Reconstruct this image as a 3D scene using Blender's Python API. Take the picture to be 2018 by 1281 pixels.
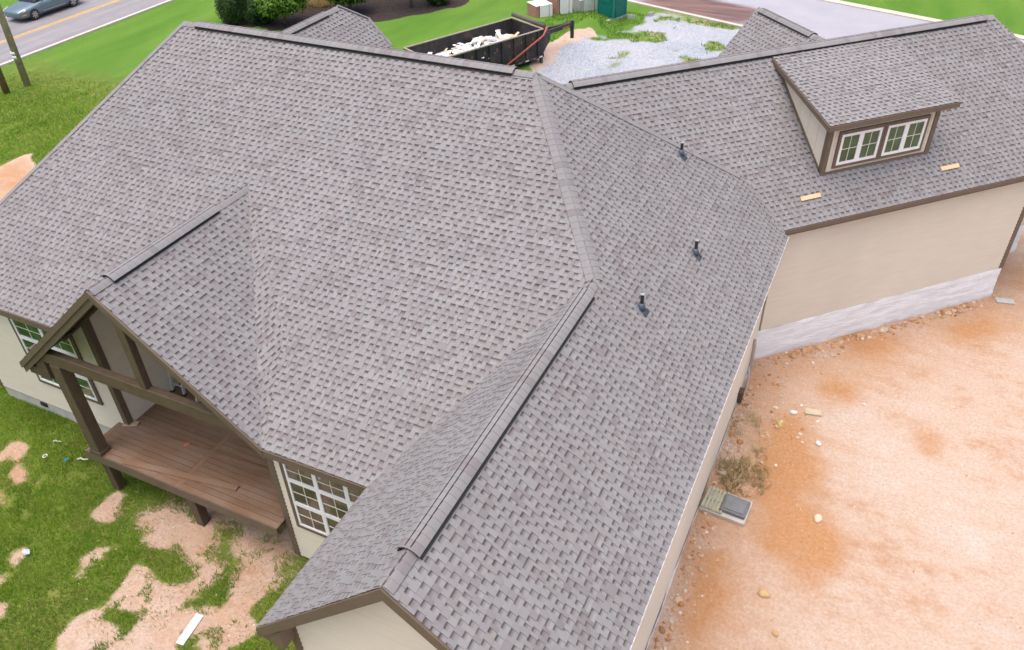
import bpy, math, random
import numpy as np
from mathutils import Matrix, Vector

# ------------------------------------------------------------------ camera, sky, sun, exposure
for o in list(bpy.data.objects):
    bpy.data.objects.remove(o)
scene = bpy.context.scene
CAM = np.array((7.562, -15.121, 10.502))
cr = Vector((0.90322652, 0.42840944, -0.02544036))
cu = Vector((-0.24395578, 0.56130082, 0.79083941))
cf = Vector((-0.35308276, 0.7081008, -0.61149474))
cam_data = bpy.data.cameras.new("camera")
cam_data.sensor_width = 36
cam_data.lens = 28.467
cam_data.clip_start = 0.1
cam_data.clip_end = 2000
cam = bpy.data.objects.new("camera", cam_data)
cam.matrix_world = Matrix(((cr.x, cu.x, -cf.x, CAM[0]), (cr.y, cu.y, -cf.y, CAM[1]),
                           (cr.z, cu.z, -cf.z, CAM[2]), (0, 0, 0, 1)))
scene.collection.objects.link(cam)
scene.camera = cam

SUN_EL, SUN_AZ = math.radians(82), math.radians(205)   # azimuth clockwise from +Y
world = bpy.data.worlds.new("World")
scene.world = world
world.use_nodes = True
wn = world.node_tree.nodes
wl = world.node_tree.links
sky = wn.new("ShaderNodeTexSky")
sky.sky_type = 'NISHITA'
sky.sun_disc = False
sky.sun_elevation = SUN_EL
sky.sun_rotation = SUN_AZ
sky.air_density = 1.0
sky.dust_density = 6.0
sky.ozone_density = 0.6
wl.new(sky.outputs[0], wn["Background"].inputs[0])
wn["Background"].inputs[1].default_value = 0.15

sun_data = bpy.data.lights.new("sun", 'SUN')
sun_data.energy = 0.8
sun_data.angle = math.radians(100)
sun_data.color = (1.0, 0.955, 0.89)
sun = bpy.data.objects.new("sun", sun_data)
scene.collection.objects.link(sun)
sd = Vector((math.sin(SUN_AZ) * math.cos(SUN_EL), math.cos(SUN_AZ) * math.cos(SUN_EL), math.sin(SUN_EL)))
sun.rotation_euler = sd.to_track_quat('Z', 'Y').to_euler()

scene.view_settings.view_transform = 'Standard'
scene.view_settings.look = 'None'
scene.view_settings.exposure = 0.84
scene.view_settings.gamma = 1
scene.view_settings.use_curve_mapping = False

# ------------------------------------------------------------------ helpers
rng = np.random.default_rng(11)
random.seed(5)
COL = scene.collection
ORIGIN = {}


def A(*v):
    return np.array(v, float)


def unit(v):
    v = np.asarray(v, float)
    return v / np.linalg.norm(v)


def porigin(parent):
    return ORIGIN.get(parent.name, np.zeros(3)) if parent else np.zeros(3)


def tag(o, label=None, cat=None, group=None, kind=None):
    if label: o["label"] = label
    if cat: o["category"] = cat
    if group: o["group"] = group
    if kind: o["kind"] = kind
    return o


def thing(name, loc, label, cat, group=None):
    o = bpy.data.objects.new(name, None)
    COL.objects.link(o)
    o.location = loc
    o.empty_display_size = 0.2
    ORIGIN[o.name] = A(*loc)
    return tag(o, label, cat, group)


def raw_mesh(name, V, sizes, loops, cols=None, smooth=False):
    me = bpy.data.meshes.new(name)
    V = np.asarray(V, np.float32)
    sizes = np.asarray(sizes, np.int32)
    loops = np.asarray(loops, np.int32)
    me.vertices.add(len(V))
    me.vertices.foreach_set("co", V.ravel())
    me.loops.add(len(loops))
    me.loops.foreach_set("vertex_index", loops)
    me.polygons.add(len(sizes))
    starts = np.concatenate(([0], np.cumsum(sizes)[:-1])).astype(np.int32)
    me.polygons.foreach_set("loop_start", starts)
    me.polygons.foreach_set("loop_total", sizes)
    if cols is not None:
        at = me.attributes.new("col", 'FLOAT_COLOR', 'FACE')
        c4 = np.ones((len(sizes), 4), np.float32)
        c4[:, :3] = np.asarray(cols, np.float32)
        at.data.foreach_set("color", c4.ravel())
    me.update(calc_edges=True)
    me.validate()
    me.polygons.foreach_set("use_smooth", np.full(len(me.polygons), bool(smooth)))
    return me


def link(name, me, mat=None, parent=None, loc=None):
    o = bpy.data.objects.new(name, me)
    COL.objects.link(o)
    if mat is not None and len(me.materials) == 0:
        for m in (mat if isinstance(mat, (list, tuple)) else [mat]):
            me.materials.append(m)
    if parent is not None:
        o.parent = parent
    if loc is not None:
        o.location = loc
    return o


class MB:
    def __init__(s):
        s.v = []; s.f = []; s.c = []; s.m = []; s.hascol = False

    def add(s, verts, faces, col=None, mat=0):
        b = len(s.v)
        s.v += [tuple(map(float, q)) for q in verts]
        for f in faces:
            s.f.append([b + i for i in f]); s.c.append(col or (0.5, 0.5, 0.5)); s.m.append(mat)
        if col: s.hascol = True
        return s

    def box(s, lo, hi, col=None, mat=0):
        x0, y0, z0 = lo; x1, y1, z1 = hi
        return s.add([(x0, y0, z0), (x1, y0, z0), (x1, y1, z0), (x0, y1, z0), (x0, y0, z1), (x1, y0, z1), (x1, y1, z1), (x0, y1, z1)],
                     BOXF, col, mat)

    def obox(s, c, ax, half, col=None, mat=0):
        c = A(*c); ax = [unit(a) for a in ax]
        vs = []
        for k in (-1, 1):
            for (i, j) in ((-1, -1), (1, -1), (1, 1), (-1, 1)):
                vs.append(c + ax[0] * half[0] * i + ax[1] * half[1] * j + ax[2] * half[2] * k)
        return s.add(vs, BOXF, col, mat)

    def bar(s, p0, p1, w, h, up=(0, 0, 1), col=None, mat=0):
        p0 = A(*p0); p1 = A(*p1); d = unit(p1 - p0); up = A(*up)
        side = unit(np.cross(d, up)); u2 = np.cross(side, d)
        return s.obox((p0 + p1) / 2, (d, side, u2), (np.linalg.norm(p1 - p0) / 2, w / 2, h / 2), col, mat)

    def prism(s, pts, vec, col=None, mat=0):
        pts = [A(*p) for p in pts]; vec = A(*vec); n = len(pts)
        nv = sum((np.cross(pts[i], pts[(i + 1) % n]) for i in range(n)), np.zeros(3))
        if nv @ vec > 0:
            pts = pts[::-1]
        vs = pts + [p + vec for p in pts]
        fs = [list(range(n)), list(range(2 * n - 1, n - 1, -1))]
        fs += [[i, i + n, (i + 1) % n + n, (i + 1) % n] for i in range(n)]
        return s.add(vs, fs, col, mat)

    def tube(s, pts, r, seg=10, col=None, mat=0, cap=True):
        pts = [A(*p) for p in pts]; n = len(pts)
        rs = r if isinstance(r, (list, tuple)) else [r] * n
        vs = []
        for i, p in enumerate(pts):
            d = unit(pts[min(i + 1, n - 1)] - pts[max(i - 1, 0)])
            ref = A(0, 0, 1) if abs(d[2]) < .9 else A(1, 0, 0)
            e1 = unit(np.cross(d, ref)); e2 = np.cross(d, e1)
            for k in range(seg):
                a = 2 * math.pi * k / seg
                vs.append(p + rs[i] * (math.cos(a) * e1 + math.sin(a) * e2))
        fs = [[i * seg + k, i * seg + (k + 1) % seg, (i + 1) * seg + (k + 1) % seg, (i + 1) * seg + k] for i in range(n - 1) for k in range(seg)]
        if cap:
            fs += [list(range(seg - 1, -1, -1)), list(range((n - 1) * seg, n * seg))]
        return s.add(vs, fs, col, mat)

    def loft(s, rings, close=True, cap=True, col=None, mat=0):
        n = len(rings[0]); vs = [p for r in rings for p in r]
        fs = []
        for i in range(len(rings) - 1):
            for k in range(n if close else n - 1):
                fs.append([i * n + k, i * n + (k + 1) % n, (i + 1) * n + (k + 1) % n, (i + 1) * n + k])
        if cap:
            fs += [list(range(n - 1, -1, -1)), list(range((len(rings) - 1) * n, len(rings) * n))]
        return s.add(vs, fs, col, mat)

    def mesh(s, name, org=None, smooth=False):
        V = np.array(s.v)
        if org is not None: V = V - org
        me = raw_mesh(name, V, [len(f) for f in s.f], [i for f in s.f for i in f], s.c if s.hascol else None, smooth)
        if any(s.m):
            me.polygons.foreach_set("material_index", np.array(s.m, np.int32))
        return me

    def build(s, name, mat, parent=None, smooth=False, loc=None):
        org = porigin(parent)
        if parent is None and loc is not None:
            org = A(*loc)
        me = s.mesh(name, org, smooth)
        o = link(name, me, mat, parent, loc if parent is None else None)
        ORIGIN[o.name] = org
        return o


BOXF = [[0, 3, 2, 1], [4, 5, 6, 7], [0, 1, 5, 4], [1, 2, 6, 5], [2, 3, 7, 6], [3, 0, 4, 7]]


def bevel(o, w=.01, seg=2):
    m = o.modifiers.new("bevel", 'BEVEL'); m.width = w; m.segments = seg; m.limit_method = 'ANGLE'
    return o


# ------------------------------------------------------------------ materials
def new_mat(name):
    m = bpy.data.materials.new(name); m.use_nodes = True
    nt = m.node_tree
    return m, nt, nt.nodes["Principled BSDF"]


def noise(nt, scale, detail=4, rough=.6, vec=None):
    n = nt.nodes.new("ShaderNodeTexNoise"); n.inputs["Scale"].default_value = scale
    n.inputs["Detail"].default_value = detail; n.inputs["Roughness"].default_value = rough
    if vec is not None: nt.links.new(vec, n.inputs["Vector"])
    return n


def ramp(nt, fac, stops):
    r = nt.nodes.new("ShaderNodeValToRGB")
    el = r.color_ramp.elements
    while len(el) < len(stops): el.new(0.5)
    for e, (p, c) in zip(el, stops):
        e.position = p; e.color = (*c, 1) if len(c) == 3 else c
    nt.links.new(fac, r.inputs[0])
    return r


def mixc(nt, fac, a, b, mode='MIX'):
    n = nt.nodes.new("ShaderNodeMix"); n.data_type = 'RGBA'; n.blend_type = mode
    for sock, v in ((n.inputs[0], fac), (n.inputs[6], a), (n.inputs[7], b)):
        if isinstance(v, (int, float)): sock.default_value = v
        elif isinstance(v, tuple): sock.default_value = (*v, 1)
        else: nt.links.new(v, sock)
    return n.outputs[2]


def math_n(nt, op, a, b=None, clamp=False):
    n = nt.nodes.new("ShaderNodeMath"); n.operation = op; n.use_clamp = clamp
    for i, v in enumerate((a, b)):
        if v is None: continue
        if isinstance(v, (int, float)): n.inputs[i].default_value = v
        else: nt.links.new(v, n.inputs[i])
    return n.outputs[0]


def bump(nt, bs, h, strength=.3, dist=.01):
    b = nt.nodes.new("ShaderNodeBump"); b.inputs["Strength"].default_value = strength; b.inputs["Distance"].default_value = dist
    nt.links.new(h, b.inputs["Height"]); nt.links.new(b.outputs[0], bs.inputs["Normal"])


def geo_pos(nt):
    return nt.nodes.new("ShaderNodeNewGeometry").outputs["Position"]


def attr(nt, name):
    a = nt.nodes.new("ShaderNodeAttribute"); a.attribute_name = name
    return a


def plain(name, col, rough=.6, var=.15, scale=6, metal=0, bumpy=0, spec=.5, use_obj=True):
    """one base colour broken up by soft noise"""
    m, nt, bs = new_mat(name)
    p = geo_pos(nt)
    n = noise(nt, scale, 5, .65, p)
    lo = tuple(c * (1 - var) for c in col); hi = tuple(min(1, c * (1 + var)) for c in col)
    r = ramp(nt, n.outputs[0], [(.3, lo), (.7, hi)])
    nt.links.new(r.outputs[0], bs.inputs["Base Color"])
    bs.inputs["Roughness"].default_value = rough
    bs.inputs["Metallic"].default_value = metal
    bs.inputs["Specular IOR Level"].default_value = spec
    if bumpy:
        n2 = noise(nt, scale * 8, 4, .6, p)
        bump(nt, bs, n2.outputs[0], bumpy, .01)
    return m


def attr_mat(name, rough=.9, var=.2, scale=220, big=.06, spec=.25, trans=0):
    """colour from the per-piece attribute, broken by fine granules"""
    m, nt, bs = new_mat(name)
    p = geo_pos(nt)
    at = attr(nt, "col")
    n = noise(nt, scale, 3, .7, p)
    r = ramp(nt, n.outputs[0], [(.25, (1 - var,) * 3), (.75, (1 + var,) * 3)])
    c = mixc(nt, 1.0, at.outputs["Color"], r.outputs[0], 'MULTIPLY')
    if big:
        n2 = noise(nt, .5, 4, .6, p)
        r2 = ramp(nt, n2.outputs[0], [(.3, (1 - big,) * 3), (.7, (1 + big,) * 3)])
        c = mixc(nt, 1.0, c, r2.outputs[0], 'MULTIPLY')
    nt.links.new(c, bs.inputs["Base Color"])
    bs.inputs["Roughness"].default_value = rough
    bs.inputs["Specular IOR Level"].default_value = spec
    if trans:
        t = nt.nodes.new("ShaderNodeBsdfTranslucent"); nt.links.new(c, t.inputs[0])
        mx = nt.nodes.new("ShaderNodeMixShader"); mx.inputs[0].default_value = trans
        nt.links.new(bs.outputs[0], mx.inputs[1]); nt.links.new(t.outputs[0], mx.inputs[2])
        nt.links.new(mx.outputs[0], nt.nodes["Material Output"].inputs[0])
    return m


M = {}
M['shingle'] = attr_mat('shingle_granules', .93, .16, 260, .05, .2)
M['shingle_plain'] = plain('shingle_far', (.195, .195, .20), .95, .2, 9, spec=.2)
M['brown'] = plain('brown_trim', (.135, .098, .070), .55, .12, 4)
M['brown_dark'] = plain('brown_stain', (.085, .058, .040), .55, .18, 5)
M['timber'] = plain('dark_timber', (.098, .070, .044), .55, .2, 5)
M['vent'] = plain('black_vent', (.022, .020, .019), .7, .2, 20)
M['white'] = plain('white_vinyl', (.84, .83, .84), .35, .04, 3)
M['muntin'] = plain('cream_muntin', (.66, .66, .56), .4, .04, 3)
M['wood_pale'] = plain('pale_pine', (.60, .43, .26), .7, .15, 25)
M['concrete'] = plain('concrete', (.47, .44, .40), .9, .15, 3, bumpy=.2)
M['block'] = plain('grey_block', (.42, .41, .40), .9, .15, 8, bumpy=.3)
M['rubber'] = plain('black_rubber', (.02, .02, .021), .8, .2, 10)
M['metal'] = plain('aluminium', (.55, .55, .56), .35, .1, 10, metal=.8)
M['ladder'] = plain('pale_aluminium', (.66, .65, .62), .4, .08, 10, metal=.15)
M['steel_blue'] = plain('flashing_metal', (.09, .11, .15), .5, .2, 12, metal=.3)


def siding_mat():
    m, nt, bs = new_mat('beige_siding')
    p = geo_pos(nt)
    mp = nt.nodes.new("ShaderNodeMapping"); mp.inputs["Scale"].default_value = (1, 1, 14)
    nt.links.new(p, mp.inputs[0])
    n = noise(nt, 1.2, 5, .6, mp.outputs[0])
    r = ramp(nt, n.outputs[0], [(.3, (.655, .585, .475)), (.7, (.705, .64, .53))])
    n2 = noise(nt, .35, 3, .5, p)
    r2 = ramp(nt, n2.outputs[0], [(.3, (.93,) * 3), (.7, (1.04,) * 3)])
    nt.links.new(mixc(nt, 1.0, r.outputs[0], r2.outputs[0], 'MULTIPLY'), bs.inputs["Base Color"])
    bs.inputs["Roughness"].default_value = .6
    return m


M['siding'] = siding_mat()


def glass_mat(name, tint):
    m, nt, bs = new_mat(name)
    p = geo_pos(nt)
    n = noise(nt, 1.6, 4, .6, p)
    r = ramp(nt, n.outputs[0], [(.35, tuple(t * .45 for t in tint)), (.65, tint)])
    nt.links.new(r.outputs[0], bs.inputs["Base Color"])
    bs.inputs["Roughness"].default_value = .04
    bs.inputs["Specular IOR Level"].default_value = .6
    return m


M['glass'] = glass_mat('window_glass', (.055, .125, .05))  # green reflection of trees is put into the base colour of the panes
M['glass_room'] = glass_mat('room_glass', (.15, .12, .085))


def deck_mat():
    m, nt, bs = new_mat('deck_boards')
    oi = nt.nodes.new("ShaderNodeObjectInfo")
    p = geo_pos(nt)
    mp = nt.nodes.new("ShaderNodeMapping"); mp.inputs["Scale"].default_value = (2, 30, 10)
    nt.links.new(p, mp.inputs[0])
    n = noise(nt, 1.5, 5, .6, mp.outputs[0])
    r = ramp(nt, n.outputs[0], [(.25, (.190, .112, .068)), (.75, (.232, .140, .088))])
    r2 = ramp(nt, oi.outputs["Random"], [(0, (.86,) * 3), (1, (1.12,) * 3)])
    n3 = noise(nt, 1.3, 5, .7, p)
    r3 = ramp(nt, n3.outputs[0], [(.45, (0, 0, 0)), (.75, (.35, .35, .35))])
    c = mixc(nt, 1.0, r.outputs[0], r2.outputs[0], 'MULTIPLY')
    c = mixc(nt, r3.outputs[0], c, (.34, .27, .22))
    nt.links.new(c, bs.inputs["Base Color"])
    rr = ramp(nt, n3.outputs[0], [(.3, (.35,) * 3), (.7, (.65,) * 3)])
    nt.links.new(rr.outputs[0], bs.inputs["Roughness"])
    return m


M['deck'] = deck_mat()


def wrap_mat():
    m, nt, bs = new_mat('white_house_wrap')
    p = geo_pos(nt)
    n = noise(nt, 2.5, 5, .65, p)
    r = ramp(nt, n.outputs[0], [(.3, (.80, .82, .86)), (.7, (.90, .92, .95))])
    sx = nt.nodes.new("ShaderNodeSeparateXYZ"); nt.links.new(p, sx.inputs[0])
    # mud splashed along the foot of the sheet
    mud = math_n(nt, 'MULTIPLY', math_n(nt, 'ADD', math_n(nt, 'SUBTRACT', -4.2, sx.outputs[2]), math_n(nt, 'MULTIPLY', math_n(nt, 'SUBTRACT', n.outputs[0], .5), .5)), 5, True)
    c = mixc(nt, mud, r.outputs[0], (.60, .46, .36))
    nt.links.new(c, bs.inputs["Base Color"])
    bs.inputs["Roughness"].default_value = .4
    mp = nt.nodes.new("ShaderNodeMapping"); mp.inputs["Scale"].default_value = (1.2, 1.2, 9)
    nt.links.new(p, mp.inputs[0])
    n2 = noise(nt, 3, 5, .7, mp.outputs[0])
    bump(nt, bs, n2.outputs[0], .8, .05)
    return m


M['wrap'] = wrap_mat()


def asphalt_mat():
    m, nt, bs = new_mat('asphalt')
    p = geo_pos(nt)
    n = noise(nt, 90, 3, .7, p); n2 = noise(nt, .6, 5, .6, p)
    r = ramp(nt, n2.outputs[0], [(.3, (.225, .215, .23)), (.7, (.275, .262, .275))])
    r2 = ramp(nt, n.outputs[0], [(.3, (.85,) * 3), (.7, (1.15,) * 3)])
    c = mixc(nt, 1.0, r.outputs[0], r2.outputs[0], 'MULTIPLY')
    # long dark cracks / tyre tracks along the road
    mp = nt.nodes.new("ShaderNodeMapping"); mp.inputs["Scale"].default_value = (1.3, .05, 1)
    nt.links.new(p, mp.inputs[0])
    n3 = noise(nt, 1, 4, .6, mp.outputs[0])
    r3 = ramp(nt, n3.outputs[0], [(.35, (.82,) * 3), (.6, (1.03,) * 3)])
    c = mixc(nt, 1.0, c, r3.outputs[0], 'MULTIPLY')
    nt.links.new(c, bs.inputs["Base Color"]); bs.inputs["Roughness"].default_value = .85
    return m


M['asphalt'] = asphalt_mat()


def street_mat():
    m, nt, bs = new_mat('pale_street')
    p = geo_pos(nt)
    n2 = noise(nt, .5, 5, .6, p); n = noise(nt, 60, 3, .7, p)
    r = ramp(nt, n2.outputs[0], [(.3, (.30, .295, .335)), (.7, (.35, .34, .38))])
    r2 = ramp(nt, n.outputs[0], [(.3, (.9,) * 3), (.7, (1.1,) * 3)])
    c = mixc(nt, 1.0, r.outputs[0], r2.outputs[0], 'MULTIPLY')
    at = attr(nt, "clay")
    mp = nt.nodes.new("ShaderNodeMapping"); mp.inputs["Scale"].default_value = (.35, 2.2, 1); mp.inputs["Rotation"].default_value = (0, 0, .28)
    nt.links.new(p, mp.inputs[0])
    n3 = noise(nt, 1.0, 4, .6, mp.outputs[0])
    k = math_n(nt, 'ADD', at.outputs["Fac"], math_n(nt, 'MULTIPLY', math_n(nt, 'SUBTRACT', n3.outputs[0], .5), .9))
    rk = ramp(nt, k, [(.35, (0, 0, 0)), (.75, (.92,) * 3)])
    rc = ramp(nt, n3.outputs[0], [(.35, (.06, .028, .022)), (.65, (.20, .095, .07))])
    c = mixc(nt, rk.outputs[0], c, rc.outputs[0])
    nt.links.new(c, bs.inputs["Base Color"]); bs.inputs["Roughness"].default_value = .7
    return m


M['street'] = street_mat()
M['yellow'] = plain('yellow_road_paint', (.60, .37, .09), .7, .15, 5)
M['white_paint'] = plain('white_road_paint', (.62, .60, .56), .7, .1, 5)
M['kerb'] = plain('kerb_concrete', (.52, .47, .40), .9, .12, 3)


def ground_mat():
    m, nt, bs = new_mat('ground_soil_and_lawn')
    p = geo_pos(nt)
    n_big = noise(nt, .35, 6, .6, p); n_mid = noise(nt, 2.2, 6, .65, p); n_fine = noise(nt, 14, 5, .7, p); n_grain = noise(nt, 75, 3, .75, p)
    # soil: pale pink clay with orange and dusty patches
    mps = nt.nodes.new("ShaderNodeMapping"); mps.inputs["Rotation"].default_value = (0, 0, .75); mps.inputs["Scale"].default_value = (.9, 3.2, 1)
    nt.links.new(p, mps.inputs[0])
    n_str = noise(nt, .8, 6, .65, mps.outputs[0])
    nsum = math_n(nt, 'ADD', math_n(nt, 'MULTIPLY', n_big.outputs[0], .45), math_n(nt, 'ADD', math_n(nt, 'MULTIPLY', n_mid.outputs[0], .27), math_n(nt, 'MULTIPLY', n_str.outputs[0], .28)))
    soil = ramp(nt, nsum, [(.36, (.43, .25, .14)), (.43, (.50, .34, .24)), (.49, (.545, .41, .325)), (.57, (.56, .45, .38)), (.68, (.575, .50, .445))]).outputs[0]
    fmul = ramp(nt, n_fine.outputs[0], [(.3, (.84, .79, .74)), (.7, (1.08, 1.10, 1.12))]).outputs[0]
    soil = mixc(nt, 1.0, soil, fmul, 'MULTIPLY')
    gr = ramp(nt, n_grain.outputs[0], [(.3, (.84,) * 3), (.7, (1.14,) * 3)]).outputs[0]
    soil = mixc(nt, 1.0, soil, gr, 'MULTIPLY')
    spk = ramp(nt, n_fine.outputs[0], [(.64, (0, 0, 0)), (.74, (.55,) * 3)]).outputs[0]
    soil = mixc(nt, spk, soil, (.66, .60, .53))
    wet = attr(nt, "wet").outputs["Fac"]
    wk = math_n(nt, 'ADD', wet, math_n(nt, 'MULTIPLY', math_n(nt, 'SUBTRACT', n_mid.outputs[0], .5), .9))
    wk = ramp(nt, wk, [(.22, (0, 0, 0)), (.78, (.9,) * 3)]).outputs[0]
    wetc = ramp(nt, n_fine.outputs[0], [(.3, (.40, .185, .070)), (.7, (.50, .275, .135))]).outputs[0]
    soil = mixc(nt, wk, soil, wetc)
    # grass floor
    gcol = ramp(nt, n_mid.outputs[0], [(.3, (.10, .14, .022)), (.55, (.15, .20, .034)), (.75, (.24, .23, .075))]).outputs[0]
    gf = ramp(nt, n_fine.outputs[0], [(.3, (.72,) * 3), (.7, (1.2,) * 3)]).outputs[0]
    gcol = mixc(nt, 1.0, gcol, gf, 'MULTIPLY')
    lawn = attr(nt, "lawn").outputs["Fac"]
    mp = nt.nodes.new("ShaderNodeMapping"); mp.inputs["Scale"].default_value = (.55, .12, 1)
    nt.links.new(p, mp.inputs[0])
    nl = noise(nt, 1.2, 4, .55, mp.outputs[0])
    lcol = ramp(nt, nl.outputs[0], [(.3, (.080, .185, .018)), (.7, (.125, .235, .032))]).outputs[0]
    lg = ramp(nt, n_grain.outputs[0], [(.3, (.88,) * 3), (.7, (1.1,) * 3)]).outputs[0]
    lcol = mixc(nt, 1.0, lcol, lg, 'MULTIPLY')
    gcol = mixc(nt, lawn, gcol, lcol)
    grass = attr(nt, "grass").outputs["Fac"]
    gk = math_n(nt, 'ADD', grass, math_n(nt, 'ADD', math_n(nt, 'MULTIPLY', math_n(nt, 'SUBTRACT', n_mid.outputs[0], .5), .75), math_n(nt, 'MULTIPLY', math_n(nt, 'SUBTRACT', n_fine.outputs[0], .5), .7)))
    gk = ramp(nt, gk, [(.42, (0, 0, 0)), (.6, (1, 1, 1))]).outputs[0]
    c = mixc(nt, gk, soil, gcol)
    # gravel
    vor = nt.nodes.new("ShaderNodeTexVoronoi"); vor.inputs["Scale"].default_value = 16
    nt.links.new(p, vor.inputs["Vector"])
    gv = ramp(nt, vor.outputs["Distance"], [(.1, (.56, .59, .63)), (.6, (.29, .31, .345))]).outputs[0]
    gv2 = ramp(nt, n_big.outputs[0], [(.4, (.92, .95, 1.0)), (.65, (1.16, 1.1, 1.08))]).outputs[0]
    gv = mixc(nt, 1.0, gv, gv2, 'MULTIPLY')
    gva = attr(nt, "gravel").outputs["Fac"]
    gvk = math_n(nt, 'ADD', gva, math_n(nt, 'MULTIPLY', math_n(nt, 'SUBTRACT', n_mid.outputs[0], .5), .9))
    gvk = ramp(nt, gvk, [(.25, (0, 0, 0)), (.75, (1, 1, 1))]).outputs[0]
    c = mixc(nt, gvk, c, gv)
    # bark mulch
    vm = nt.nodes.new("ShaderNodeTexVoronoi"); vm.inputs["Scale"].default_value = 12
    nt.links.new(p, vm.inputs["Vector"])
    mu = ramp(nt, vm.outputs["Distance"], [(.1, (.075, .052, .045)), (.7, (.025, .018, .017))]).outputs[0]
    mk = ramp(nt, n_fine.outputs[0], [(.68, (0, 0, 0)), (.72, (.5,) * 3)]).outputs[0]
    mu = mixc(nt, mk, mu, (.26, .17, .10))
    ma = attr(nt, "mulch").outputs["Fac"]
    mkk = math_n(nt, 'ADD', ma, math_n(nt, 'MULTIPLY', math_n(nt, 'SUBTRACT', n_mid.outputs[0], .5), .35))
    mkk = ramp(nt, mkk, [(.45, (0, 0, 0)), (.55, (1, 1, 1))]).outputs[0]
    c = mixc(nt, mkk, c, mu)
    nt.links.new(c, bs.inputs["Base Color"])
    bs.inputs["Roughness"].default_value = .95
    bs.inputs["Specular IOR Level"].default_value = .2
    h = math_n(nt, 'ADD', math_n(nt, 'ADD', math_n(nt, 'MULTIPLY', n_mid.outputs[0], 1.1), math_n(nt, 'MULTIPLY', n_fine.outputs[0], .7)), math_n(nt, 'MULTIPLY', n_grain.outputs[0], .25))
    bump(nt, bs, h, .75, .08)
    return m


M['ground'] = ground_mat()
M['grass'] = attr_mat('grass_blades', .7, .12, 3, .12, .3, trans=.42)
M['leaf'] = attr_mat('leaf_faces', .6, .12, 3, 0, .35, trans=.2)
M['stone'] = attr_mat('stone_faces', .9, .2, 40, 0, .3)
M['bark'] = plain('bark', (.19, .15, .11), .9, .3, 12, bumpy=.5)
M['pole'] = plain('weathered_pole', (.36, .30, .215), .9, .3, 5, bumpy=.3)

# ------------------------------------------------------------------ ground with its patches of lawn, soil, gravel, mulch
ZG = -4.3
SAND = [
    [(-5.27, -11.43), (-5.04, -10.5), (-4.64, -9.86), (-4.96, -9.03), (-5.18, -8.39), (-4.86, -8.09), (-4.38, -7.63), (-4.09, -6.6), (-2.33, -6.6), (-1.73, -7.2), (-2.34, -7.63), (-1.93, -8.22), (-1.98, -8.65), (-1.64, -9.15), (-1.45, -9.9), (-2.4, -11.5)],
    [(-9.9, -8.69), (-9.24, -8.48), (-8.76, -8.79), (-8.8, -9.11), (-9.2, -9.2)],
    [(-6.34, -9.66), (-6.07, -9.39), (-5.67, -9.57), (-5.85, -9.79)],
    [(-6.13, -10.4), (-5.89, -10.16), (-5.7, -10.34), (-5.93, -10.51)],
    [(-8.08, -8.57), (-7.9, -8.4), (-7.67, -8.63), (-7.82, -8.75)],
    [(-8.34, -7.9), (-7.93, -7.72), (-7.82, -7.9), (-8.12, -8.02)],
    [(-5.84, -7.89), (-4.8, -6.6), (-4.3, -6.6), (-4.23, -7.96), (-5.08, -8.34)],
    [(-7.0, -10.9), (-6.6, -10.7), (-6.3, -10.95), (-6.7, -11.2)]]
TUFT = [
    [(-4.53, -9.26), (-4.27, -9.15), (-3.96, -9.42), (-4.19, -9.55)],
    [(-4.64, -10.0), (-4.35, -9.79), (-4.08, -10.03), (-4.39, -10.17)],
    [(-4.82, -8.75), (-4.5, -8.23), (-3.59, -8.41), (-3.46, -8.71), (-3.97, -9.01), (-4.42, -9.07)],
    [(-3.01, -9.05), (-3.05, -8.45), (-2.77, -8.04), (-2.25, -8.58), (-2.54, -9.04)],
    [(-3.17, -9.33), (-2.82, -9.1), (-2.7, -9.24), (-2.99, -9.44)],
    [(-3.06, -7.96), (-2.99, -7.7), (-2.69, -7.72), (-2.82, -8.07)],
    [(-4.0, -7.5), (-3.4, -7.2), (-3.2, -7.6), (-3.8, -7.9)]]
LEFTDIRT = [(-25.26, -0.99), (-24.39, 2.72), (-24.4, 3.69), (-24.13, 4.47), (-23.0, 3.6), (-19.5, 1.24), (-19, -3.28)]
WET = [
    [(7.02, -1.63), (8.1, -1.23), (8.78, -2.09), (8.98, -2.73), (8.76, -3.38), (8.28, -3.6), (7.82, -2.82), (7.13, -2.69)],
    [(6.42, -3.89), (6.88, -3.54), (7.08, -4.8), (7.03, -5.82), (6.67, -5.98)],
    [(7.49, 3.25), (8.81, 3.16), (8.26, 2.48), (7.47, 2.57)],
    [(9.65, 2.27), (10.48, 2.25), (10.88, 1.3), (10.08, 1.31)],
    [(10.6, 7.33), (11.8, 8.12), (11.94, 7.13), (10.91, 6.42)],
    [(6.49, 0.87), (7.21, 1.81), (8.14, -0.79), (7.19, -1.88), (6.74, -1.42)],
    [(7.47, 5.18), (8.5, 5.89), (9.99, 6.03), (8.64, 4.69)]]
GRAVEL = [(-8.2, 19.5), (-8.3, 24.29), (-7.9, 27.0), (-6.65, 29.9), (-5.87, 32.58), (-2.02, 31.75), (2.0, 30.4), (3.0, 22.0), (-2.0, 16.0), (-7, 16)]
SOILBACK = [[(-8.9, 20.7), (-9.5, 23.5), (-8.96, 25.75), (-8.47, 28.16), (-7.62, 27.11), (-7.95, 25.67), (-8.0, 23.0), (-7.8, 20)]]
MULCH = [(-29.68, 21.58), (-26.39, 21.6), (-23.62, 21.7), (-19.89, 24.78), (-18.92, 27.18), (-17.24, 30.51), (-20.02, 36), (-33.5, 31)]
LOT = [(-1.5, -60), (2.0, -12.6), (3.0, -7), (4.5, -3), (3.8, 3.0), (7.5, 8), (9.0, 13.5), (14.5, 17.0), (30, 19), (60, 10), (60, -60)]


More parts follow.
